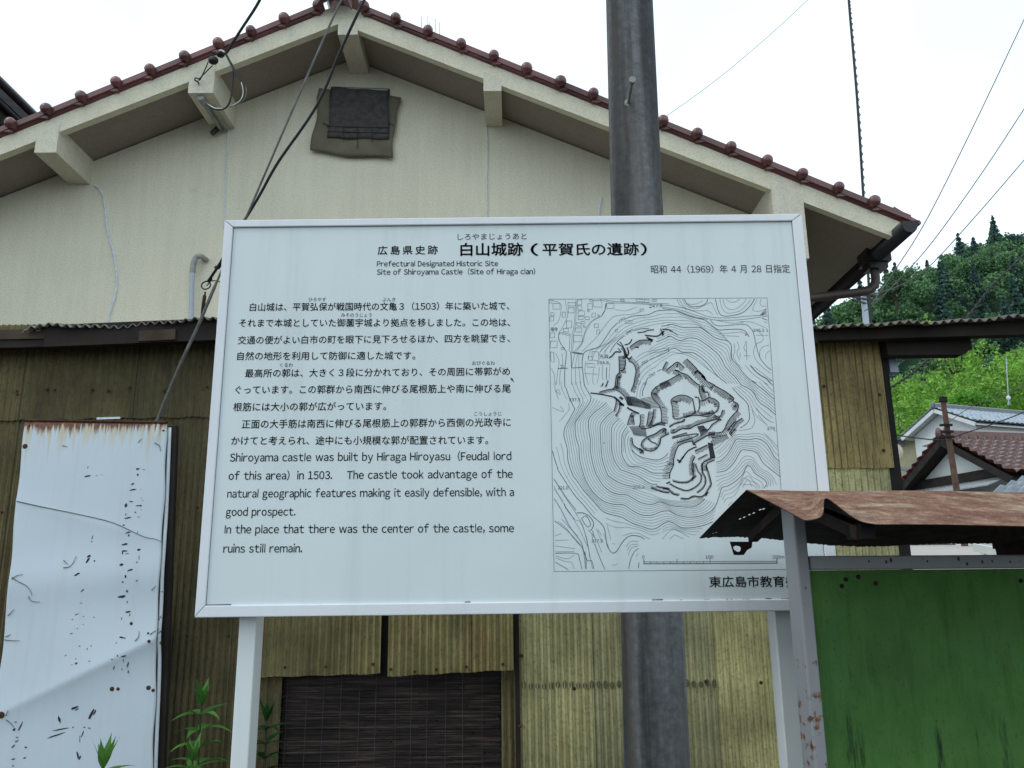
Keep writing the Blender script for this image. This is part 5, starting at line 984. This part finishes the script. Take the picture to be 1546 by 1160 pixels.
# ================================================================== FAR HOUSES
def gable_house(t, A, g, rd, w_, d, length, base, ov, mat_roof, mat_wall, thick=.16, tile=(.32, .30), amp=.075, step=.085, verge=M_WOOD):
    # A apex, g horizontal unit from the left eave to the right one, rd ridge direction
    Zv = Vector((0, 0, 1)); L = A - g * w_ - Zv * d; Rr = A + g * w_ - Zv * d
    wl = w_ - ov; dl = d * wl / w_
    m = MB(); q = [A + rd * .55 - Zv * (thick + .02), A + rd * .55 + g * wl - Zv * (dl + thick + .02)]
    b0 = A + rd * .55
    poly = [b0 - g * wl, b0 + g * wl]; poly = [Vector((p.x, p.y, base)) for p in poly] + [b0 + g * wl - Zv * (dl + thick), b0 - Zv * thick, b0 - g * wl - Zv * (dl + thick)]
    m.prism(poly, rd * (length - 1.1)); m.build('wall', mat_wall, t)
    for s in (-1, 1):
        e = A + g * s * w_ - Zv * d; n_ = int(length / tile[0] * 6); k = max(4, int(math.hypot(w_, d) / tile[1])) 
        up = (Zv * w_ + g * s * d).normalized(); m = MB(); nv = k * 4
        def fn(u, v, e=e, up=up, n_=n_, k=k):
            p = A.lerp(e, v) + rd * (length * u); fr = (v * k) % 1; row = step * (fr if v < .999 else 1)
            return p + up * (amp * abs(math.cos(math.pi * length * u / tile[0])) + row)
        m.grid(n_, nv, fn); m.build('roof', mat_roof, t, True, .03)
        m = MB(); m.bar(A - Zv * (thick * .6) + rd * .02, e - Zv * (thick * .6) + rd * .02, .06, thick); m.build('verge_board', verge, t)
        m = MB(); m.prism([A - Zv * (thick * .55) + rd * .1, e - Zv * (thick * .55) + rd * .1, e - Zv * (thick * .55 + .03) + rd * .1, A - Zv * (thick * .55 + .03) + rd * .1], rd * (length - .2)); m.build('soffit', M_WOOD if mat_roof is M_BROWNTILE else M_WALLW, t)
    m = MB(); rp_ = [A + Zv * .0 - g * .16, A + g * .16, A + g * .12 + Zv * .26, A + Zv * .33, A - g * .12 + Zv * .26]; m.prism(rp_, rd * length); m.build('ridge', mat_roof if mat_roof is M_BROWNTILE else M_BLUEGREY, t)
    m = MB(); m.ball(A + Zv * .16 - rd * .03, (.11, .11, .22), 10, 8); m.build('ridge_ornament', mat_roof if mat_roof is M_BROWNTILE else M_BLUEGREY, t)
    return L, Rr
def axes(deg): a = R(deg); return Vector((math.cos(a), -math.sin(a), 0)), Vector((math.sin(a), math.cos(a), 0))
g1, r1 = axes(77); A1 = P(1419, 662, 28); s1 = 28 / 20
bh = thing('brown_roof_house', 'low white gabled house with a brown tiled roof behind the rusty notice board roof', 'house', (A1.x, 29, terrain(A1.x, 29)))
gable_house(bh, A1, g1, r1, 1.95 * s1, 1.17 * s1, 12, terrain(A1.x + 4, 30) - .6, .42, M_BROWNTILE, M_WALLW, .22, (.36, .34), amp=.12, step=.13)
b0 = A1 + r1 * .5
m = MB(); zc = A1.z - .98 * s1; m.bar(b0 - g1 * 1.55 * s1 + Vector((0, 0, zc - A1.z)), b0 + g1 * 1.50 * s1 + Vector((0, 0, zc - A1.z)), .10, .30); m.build('tie_beam', M_WOOD, bh)
m = MB(); m.prism([b0 - g1 * 1.7 * s1 + Vector((0, 0, zc - A1.z - .25)), b0 + g1 * 1.6 * s1 + Vector((0, 0, zc - A1.z - .22)), b0 + g1 * 1.6 * s1 - r1 * .9 + Vector((0, 0, zc - A1.z - .50)), b0 - g1 * 1.7 * s1 - r1 * .9 + Vector((0, 0, zc - A1.z - .53))], (0, 0, .04)); m.build('canopy', M_GREYP, bh)
m = MB(); m.bar(b0 - g1 * 1.3 * s1 + Vector((0, 0, zc - A1.z - 1.0)) - r1 * .01, b0 + g1 * 1.3 * s1 + Vector((0, 0, zc - A1.z - 1.0)) - r1 * .01, .1, .7); m.build('window', M_GLASS, bh)
g2, r2 = axes(69); A2 = P(1409, 617, 45); s2 = 45 / 32
gh = thing('grey_roof_house', 'two storey white house with grey blue roof tiles below the bamboo', 'house', (A2.x, 47, terrain(A2.x, 47)))
gable_house(gh, A2, g2, r2, 1.75 * s2, .86 * s2, 16, terrain(A2.x + 4, 47) - .8, .42, M_GREYTILE, M_WALLW, .2, (.34, .34), verge=M_WALLW)
b0 = A2 + r2 * .5; Zv = Vector((0, 0, 1))
m = MB(); m.bar(b0 + g2 * .35 - Zv * 2.55 - r2 * .02, b0 + g2 * 2.0 - Zv * 2.45 - r2 * .02, .06, .9); m.build('window', M_GLASS, gh)
m = MB(); m.bar(b0 - g2 * .6 - Zv * 2.05 - r2 * .5, b0 + g2 * 2.1 - Zv * 1.82 - r2 * .5, 1.0, .06); m.build('window_hood', M_BLUEGREY, gh)
m = MB(); m.bar(b0 + g2 * .15 - Zv * .42 - r2 * .02, b0 + g2 * .45 - Zv * .42 - r2 * .02, .06, .3); m.build('gable_vent', M_DARK, gh)
# side lean-to roof of the grey house, between the two gables
g3, r3 = axes(74); A3 = P(1418, 668, 34)
lh = thing('lean_to_house', 'low pale house wing with a white verge between the brown and grey roofs', 'house', (A3.x, 36, terrain(A3.x, 36)))
gable_house(lh, A3, g3, r3, 2.5, 1.85, 5, terrain(A3.x, 36) - .5, .35, M_GREYTILE, M_WALLY, .16, (.34, .34), verge=M_WALLW)
# small houses at the left of the group
A4 = P(1352, 629, 60); g4, r4 = axes(15)
sh = thing('small_tiled_house', 'small house with speckled red and grey tiles behind the shed corner', 'house', (A4.x, 61, terrain(A4.x, 61)))
gable_house(sh, P(1340, 632, 62), *axes(80), 3.0, 2.2, 5.2, terrain(A4.x, 62) - 3, .4, m_tile('speckled_tile', (.16, .06, .05), (.52, .46, .44)), M_WALLY, .2, (.34, .34))
A5 = P(1368, 662, 50)
yh = thing('cream_house', 'narrow cream house wall with a blue grey window beside the shed corner', 'house', (A5.x, 51, terrain(A5.x, 51)))
c = A5; m = MB(); m.box(c.x - 2.2, c.x + .72, 50, 54, terrain(c.x, 51) - 1, c.z - .15); m.build('wall', M_WALLY, yh)
m = MB(); m.prism([(c.x - 2.6, 49.3, c.z - .25), (c.x + .9, 49.3, c.z - .15), (c.x + .9, 54.5, c.z + .5), (c.x - 2.6, 54.5, c.z + .5)], (0, 0, .16)); m.build('roof', M_BLUEGREY, yh)
m = MB(); p0 = P(1351, 672, 49.98); p1 = P(1366, 664, 49.98); m.box(p0.x, p1.x, 49.93, 50.02, p0.z - .1, p1.z); m.build('window', M_GREYP, yh)
m = MB(); p0 = P(1347, 690, 44); p1 = P(1386, 700, 44); m.prism([(p0.x - 1, 42, p0.z - .9), (p1.x, 42, p1.z - 1.1), (p1.x - .3, 46, p1.z + .1), (p0.x - 1, 46, p0.z + .3)], (0, 0, .12)); m.build('porch_roof', M_BLUEGREY, yh)
# grey roof at the lower right, nearest
gr_ = thing('near_grey_roof', 'grey tiled roof sloping up at the right edge in front of the brown house', 'house', (P(1540, 740, 20).x, 21, terrain(12, 21)))
e0 = P(1494, 752, 19.5); 
m = MB(); M_NEARTILE = m_tile('near_grey_tile', (.10, .125, .15), (.19, .225, .26))
def nfn2(u, v):
    p = e0 + Vector((1, .12, 0)) * (5 * u) + (Vector((2.3, 1.6, .70)) * (v * 1.5)); fr = (v * 6.999) % 1
    p.z += .06 * abs(math.cos(math.pi * 5 * u / .36)) + .13 * fr; return p
m.grid(100, 64, nfn2); m.build('roof', M_NEARTILE, gr_, True, .03)
m = MB(); m.prism([e0 + Vector((.35, .3, -.02)), e0 + Vector((5, .85, -.02)), e0 + Vector((6.9, 3, .85)), e0 + Vector((3.3, 2.5, .85))], (0, 0, -.12)); m.build('soffit', M_WOOD, gr_)
m = MB(); x_ = e0.x; m.box(x_ + .9, x_ + 5, 20.1, 23, terrain(x_ + 2, 21) - .8, e0.z - .05); m.build('wall', M_WALLW, gr_)

# rusty pole, traffic mirror, guardrail, distant pole, aerials
rp_ = thing('rusty_pole', 'thin rusty brown pole leaning in front of the brown tiled house', 'pole', (P(1448, 770, 22).x, 22, terrain(P(1448, 770, 22).x, 22)))
m = MB(); a, c = P(1424, 607, 22), P(1449, 770, 22); c2 = a + (c - a) * 1.0; c2 = Vector((c.x, 22, terrain(c.x, 22) - .1)); m.tube([a, a.lerp(c, .5), c, c2], [.065, .078, .085, .085], 10); m.build('pole', simple('rust_brown_pole', (.10, .055, .04), .85, var=.4), rp_, True)
m = MB(); q = P(1424, 600, 22); m.tube([a, q], .11, 8); m.build('cap', M_DARK, rp_, True)
for py in (642, 652, 660): m = MB(); q = P(1428 + (py - 640) * .15, py, 21.9); m.bar(q - Vector((.16, 0, 0)), q + Vector((.16, 0, 0)), .07, .06); m.build('pole_band', M_DARK, rp_)
tm = thing('traffic_mirror', 'round convex traffic mirror on an orange pole at the shed corner', 'mirror', (P(1358, 740, 15).x, 15, terrain(P(1358, 740, 15).x, 15)))
c = P(1352, 681, 15.4); m = MB(); m.tube([c, c + Vector((0, .05, 0))], [.14, .15], 24); m.build('rim', M_WALLY, tm, True); m = MB(); m.ball(c + Vector((0, .0, 0)), (.125, .02, .125), 20, 10); m.build('mirror_face', M_MIRROR, tm, True)
m = MB(); q = P(1357, 720, 15.2); q2 = P(1358, 760, 15.2); m.tube([P(1355, 700, 15.3), P(1356, 714, 15.2)], .02, 8); m.tube([q2, Vector((q2.x, 15.2, terrain(q2.x, 15.2) - .1))], .02, 8); m.tube([P(1357.5, 730, 15.2), q2], .02, 8); m.build('stem', M_WALLW, tm, True)
m = MB(); m.tube([P(1355.5, 712, 15.2), P(1356, 717, 15.2), P(1357, 733, 15.2)], [.05, .065, .05], 10); m.build('pole_sleeve', M_ORANGE, tm, True)
gl = thing('guardrail', 'white guardrail seen through the gap beneath the rusty roof', 'guardrail', (P(1500, 838, 11).x, 11, terrain(8, 11)))
a, c = P(1472, 827, 11), P(1600, 850, 9.6); m = MB(); m.bar(a, c, .05, .10); m.build('rail', M_WALLW, gl); a2, c3 = P(1500, 815, 11.6), P(1620, 838, 10); m = MB(); m.bar(a2, c3, .05, .10); m.build('rail', M_WALLW, gl)
for t_ in (.15, .55, .95): q = a.lerp(c, t_); MB().box(q.x - .03, q.x + .03, q.y + .03, q.y + .09, terrain(q.x, q.y) - .1, q.z + .05).build('post', M_WALLW, gl)
fp = thing('distant_utility_pole', 'distant grey utility pole with crossarms beneath the house gutter', 'pole', (P(1308, 480, 62).x, 62, terrain(P(1308, 480, 62).x, 62)))
m = MB(); a = P(1303, 440, 62); m.tube([(a.x, 62, terrain(a.x, 62) - 1), P(1308, 490, 62), a], [.28, .24, .2], 12); m.build('pole', M_PVC, fp, True)
for py, l_ in [(446, 1.9), (452, 1.4), (458, .9)]: q = P(1303, py, 61.7); m = MB(); m.bar(q - Vector((l_ * 1.2, .6, -.1)), q + Vector((l_ * .8, .4, 0)), .12, .12); m.build('crossarm', M_GUTTER, fp)
for dx in (-2.0, -1.3, .5, 1.1): q = P(1303, 444, 61.6) + Vector((dx, 0, .1)); m = MB(); m.ball(q, (.12, .12, .2), 8, 6); m.build('insulator', M_PVC, fp)
ya = thing('tv_antenna', 'white yagi television antenna above the small tiled house', 'antenna', P(1362, 640, 58))
m = MB(); m.tube([P(1357, 622, 58), P(1382, 618, 58)], .03, 6); m.build('boom', M_WALLW, ya, True)
for i in range(6):
    q = P(1358 + 4.5 * i, 622 - .7 * i, 58); m = MB(); m.tube([q - Vector((0, .3, .12)), q + Vector((0, .3, .12))], .015, 5); m.build('element', M_WALLW, ya)
m = MB(); m.tube([P(1362, 621, 58), P(1362, 640, 58)], .025, 6); m.tube([P(1361, 618, 57.8), P(1368, 618, 57.8)], .05, 6); m.build('mast', M_PVC, ya, True)
rm = thing('roof_mast', 'thin aerial mast standing on the grey blue ridge', 'antenna', P(1523, 612, 47))
m = MB(); m.tube([P(1519, 540, 47), P(1523, 612, 47)], .025, 6); m.build('mast', M_PVC, rm, True); m = MB(); m.ball(P(1522.5, 601, 47), (.12, .12, .14), 8, 6); m.build('bracket', M_WALLW, rm); m = MB(); m.tube([P(1521, 611, 47), P(1523, 606, 47), P(1526, 611, 47)], .02, 5); m.build('stay', M_PVC, rm, True)

# ================================================================== TREES
rng = np.random.default_rng(5)
def quads(C, S, tilt=1.0, elong=1.3, up=None):
    n = len(C); a = rng.normal(size=(n, 3)); 
    if up is not None: a = a * tilt + np.array(up)
    a /= np.linalg.norm(a, axis=1)[:, None]; t = rng.normal(size=(n, 3)); b = np.cross(a, t); b /= np.linalg.norm(b, axis=1)[:, None]; c = np.cross(a, b)
    S = np.asarray(S).reshape(-1, 1) * np.ones((n, 1)); V = np.stack([C - b * S - c * S * elong * .2, C + c * S * elong * -.9, C + b * S - c * S * .1, C + c * S * elong], 1)
    return V.reshape(-1, 3)
def qmesh(name, V, mat, parent=None, org=None):
    n = len(V) // 4; me = bpy.data.meshes.new(name); me.vertices.add(n * 4); me.loops.add(n * 4); me.polygons.add(n)
    o0 = np.array(org if org is not None else (0, 0, 0)); me.vertices.foreach_set('co', (V - o0).astype(np.float32).ravel()); me.loops.foreach_set('vertex_index', np.arange(n * 4, dtype=np.int32))
    me.polygons.foreach_set('loop_start', np.arange(0, n * 4, 4, dtype=np.int32)); me.polygons.foreach_set('loop_total', np.full(n, 4, np.int32)); me.update(); me.validate()
    me.materials.append(mat); o = bpy.data.objects.new(name, me); COL.objects.link(o)
    if parent is not None: o.parent = parent
    return o
def broad(c, h, r_, n):                       # crown of clumps above base c
    k = rng.integers(16, 23); C = []
    for i in range(k):
        d = rng.normal(size=3); d /= np.linalg.norm(d); d[2] = abs(d[2]) * .9 - .25; cc = np.array([0, 0, h * .62]) + d * np.array([r_ * .72, r_ * .72, h * .34]); rr = r_ * rng.uniform(.17, .42)
        p = rng.normal(size=(n // k, 3)); p /= np.linalg.norm(p, axis=1)[:, None]; p *= rng.uniform(.55, 1.05, size=(len(p), 1)); C.append(cc + p * rr)
    return np.concatenate(C) + np.array(c)
def conif(c, h, r_, n):
    z = rng.uniform(.10, 1, n) ** .85; lay = np.round(z * 13) / 13; z = lay + rng.normal(size=n) * .013; a = rng.uniform(0, 6.283, n); rr = r_ * (1.05 - z) * np.sqrt(rng.uniform(.12, 1, n)) * (.75 + .35 * np.sin(a * 3 + lay * 40))
    return np.stack([np.cos(a) * rr, np.sin(a) * rr, h * z - rr * .28], 1) + np.array(c)
def bamb(c, h, r_, n):
    k = 7; C = []
    for i in range(k):
        a = rng.uniform(0, 6.283); d = np.array([math.cos(a), math.sin(a)]) * r_ * rng.uniform(.2, .8); t = rng.uniform(.25, 1, n // k); arch = t ** 2.6
        p = np.stack([d[0] * (.35 + 1.5 * arch), d[1] * (.35 + 1.5 * arch), h * (t - .13 * arch * rng.uniform(.5, 1.6))], 1); w_ = (.18 + .5 * np.sin(np.pi * np.clip(t, 0, 1)))[:, None] * .75
        C.append(p + rng.normal(size=p.shape) * w_ * np.array([1, 1, .8]))
    return np.concatenate(C) + np.array(c)
def one_tree(kind, name, label, px, ptop, D, h, r_, n, size, mat, cat='tree', group=None):
    t_ = P(px, ptop, D); gz = t_.z - h; gz0 = terrain(t_.x, D); base = (t_.x, D, gz0); t = thing(name, label, cat, base, group)
    C = {'b': broad, 'c': conif, 'm': bamb}[kind]((t_.x, D, gz), h, r_, n); qmesh('crown', quads(C, rng.uniform(.7, 1.3, len(C)) * size), mat, t, base)
    m = MB(); m.tube([(t_.x, D, gz0 - .3), (t_.x + .1, D, (gz0 + t_.z) / 2), (t_.x, D, t_.z - h * .12)], [h * .022 + .05, h * .015 + .03, .04], 8); m.build('trunk', M_BARK, t, True)
    for i in range(5):
        a = rng.uniform(0, 6.28); zz = gz + h * rng.uniform(.35, .6); m = MB(); m.tube([(t_.x, D, zz), (t_.x + math.cos(a) * r_ * .35, D + math.sin(a) * r_ * .35, zz + h * .12), (t_.x + math.cos(a) * r_ * .6, D + math.sin(a) * r_ * .6, zz + h * .2)], [.12, .08, .03], 5); m.build('limb', M_BARK, t, True)
# the wood on the hill, one mass
VB, VC = [], []
for D in (58, 62, 66, 70, 74, 78, 82, 86, 90, 94, 98, 102, 106, 110, 114, 118):
    x0, x1 = P(1215, 460, D).x, P(1600, 460, D).x; n = int((x1 - x0) / 2.2) + 1
    for i in range(n):
        x = x0 + (x1 - x0) * (i + rng.uniform(.1, .9)) / n; y = D + rng.uniform(-3, 3); z = terrain(x, y) - .8; f = (x - x0) / (x1 - x0)
        con = rng.random() < (.12 + .16 * (f > .5) * (D > 72)); h = rng.uniform(5.5, 7.2) if con else rng.uniform(4.3, 6.6)
        if con: C = conif((x, y, z), h * 1.12, rng.uniform(1.7, 2.4), 1300); VC.append(quads(C, rng.uniform(.7, 1.3, len(C)) * .135))
        else: C = broad((x, y, z), h, rng.uniform(1.6, 2.6), 1300); VB.append(quads(C, rng.uniform(.6, 1.4, len(C)) * .13))
fo = qmesh('forest', np.concatenate(VB + VC), M_BROAD); fo['kind'] = 'stuff'; fo.data.materials.append(M_CONIFER)
nb_ = sum(len(v) for v in VB) // 4; mi = np.zeros(len(fo.data.polygons), np.int32); mi[nb_:] = 1; fo.data.polygons.foreach_set('material_index', mi)
one_tree('c', 'conifer', 'tall dark conifer standing highest on the hill ridge', 1497, 343, 108, 11, 3.0, 7000, .12, M_CONIFER)
one_tree('b', 'broadleaf_tree', 'round topped tree on the ridge left of the tall dark conifer', 1454, 364, 108, 7, 2.3, 4200, .11, M_CONIFER)
one_tree('c', 'conifer', 'thin dark conifer alone at the left foot of the hill', 1247, 451, 96, 9, 1.6, 1600, .15, M_CONIFER)
one_tree('b', 'broadleaf_tree', 'broad dark tree at the right edge of the hill ridge', 1528, 350, 106, 9, 3.2, 6000, .12, M_CONIFER)
one_tree('b', 'broadleaf_tree', 'airy light green tree beside the distant pole on the hill', 1345, 405, 92, 7, 2.6, 4000, .11, M_BROAD)
# bamboo grove, one bright mass
VM = []
for D in (54, 58, 62, 67):
    x0, x1 = P(1325, 560, D).x, P(1590, 560, D).x; n = int((x1 - x0) / 1.8)
    for i in range(n):
        x = x0 + (x1 - x0) * (i + rng.uniform(.1, .9)) / n; px = 1325 + 265 * i / n; top = np.interp(px, [1325, 1350, 1400, 1440, 1470, 1546, 1600], [545, 535, 525, 520, 505, 482, 470]) + rng.uniform(-4, 28) + (64 - D) * 2.0
        t_ = P(float(px), float(top), D); z = terrain(x, D); C = bamb((x, D + rng.uniform(-1.5, 1.5), z - .3), max(4, t_.z - z), rng.uniform(1.4, 2.2), 2800); VM.append(quads(C, rng.uniform(.6, 1.3, len(C)) * .075, .8, 2.4, (0, 0, .7)))
bg_ = qmesh('bamboo_grove', np.concatenate(VM), M_BAMBOO); bg_['kind'] = 'stuff'
one_tree('b', 'bright_tree', 'bright green bushy tree just above the grey blue ridge', 1464, 584, 52, 5.0, 2.1, 3500, .09, M_BUSH)
one_tree('m', 'bamboo_clump', 'pale green bamboo tips rising above the shed roof at the right', 1430, 462, 66, 15, 2.2, 3000, .085, M_BAMBOO)
sg = MB()
for i in range(260):
    x = 4.8 + rnd.uniform(0, 2.6); y = 11.2 + rnd.uniform(-.5, .8); a = rnd.uniform(0, 6.28); leaf(sg, Vector((x + 2, y, terrain(x + 2, y))), Vector((math.cos(a) * .5, math.sin(a) * .5, 1)), rnd.uniform(.12, .3), .02, .25)
sg.build('verge_grass', M_WEED, None, True, fix=False)['kind'] = 'stuff'
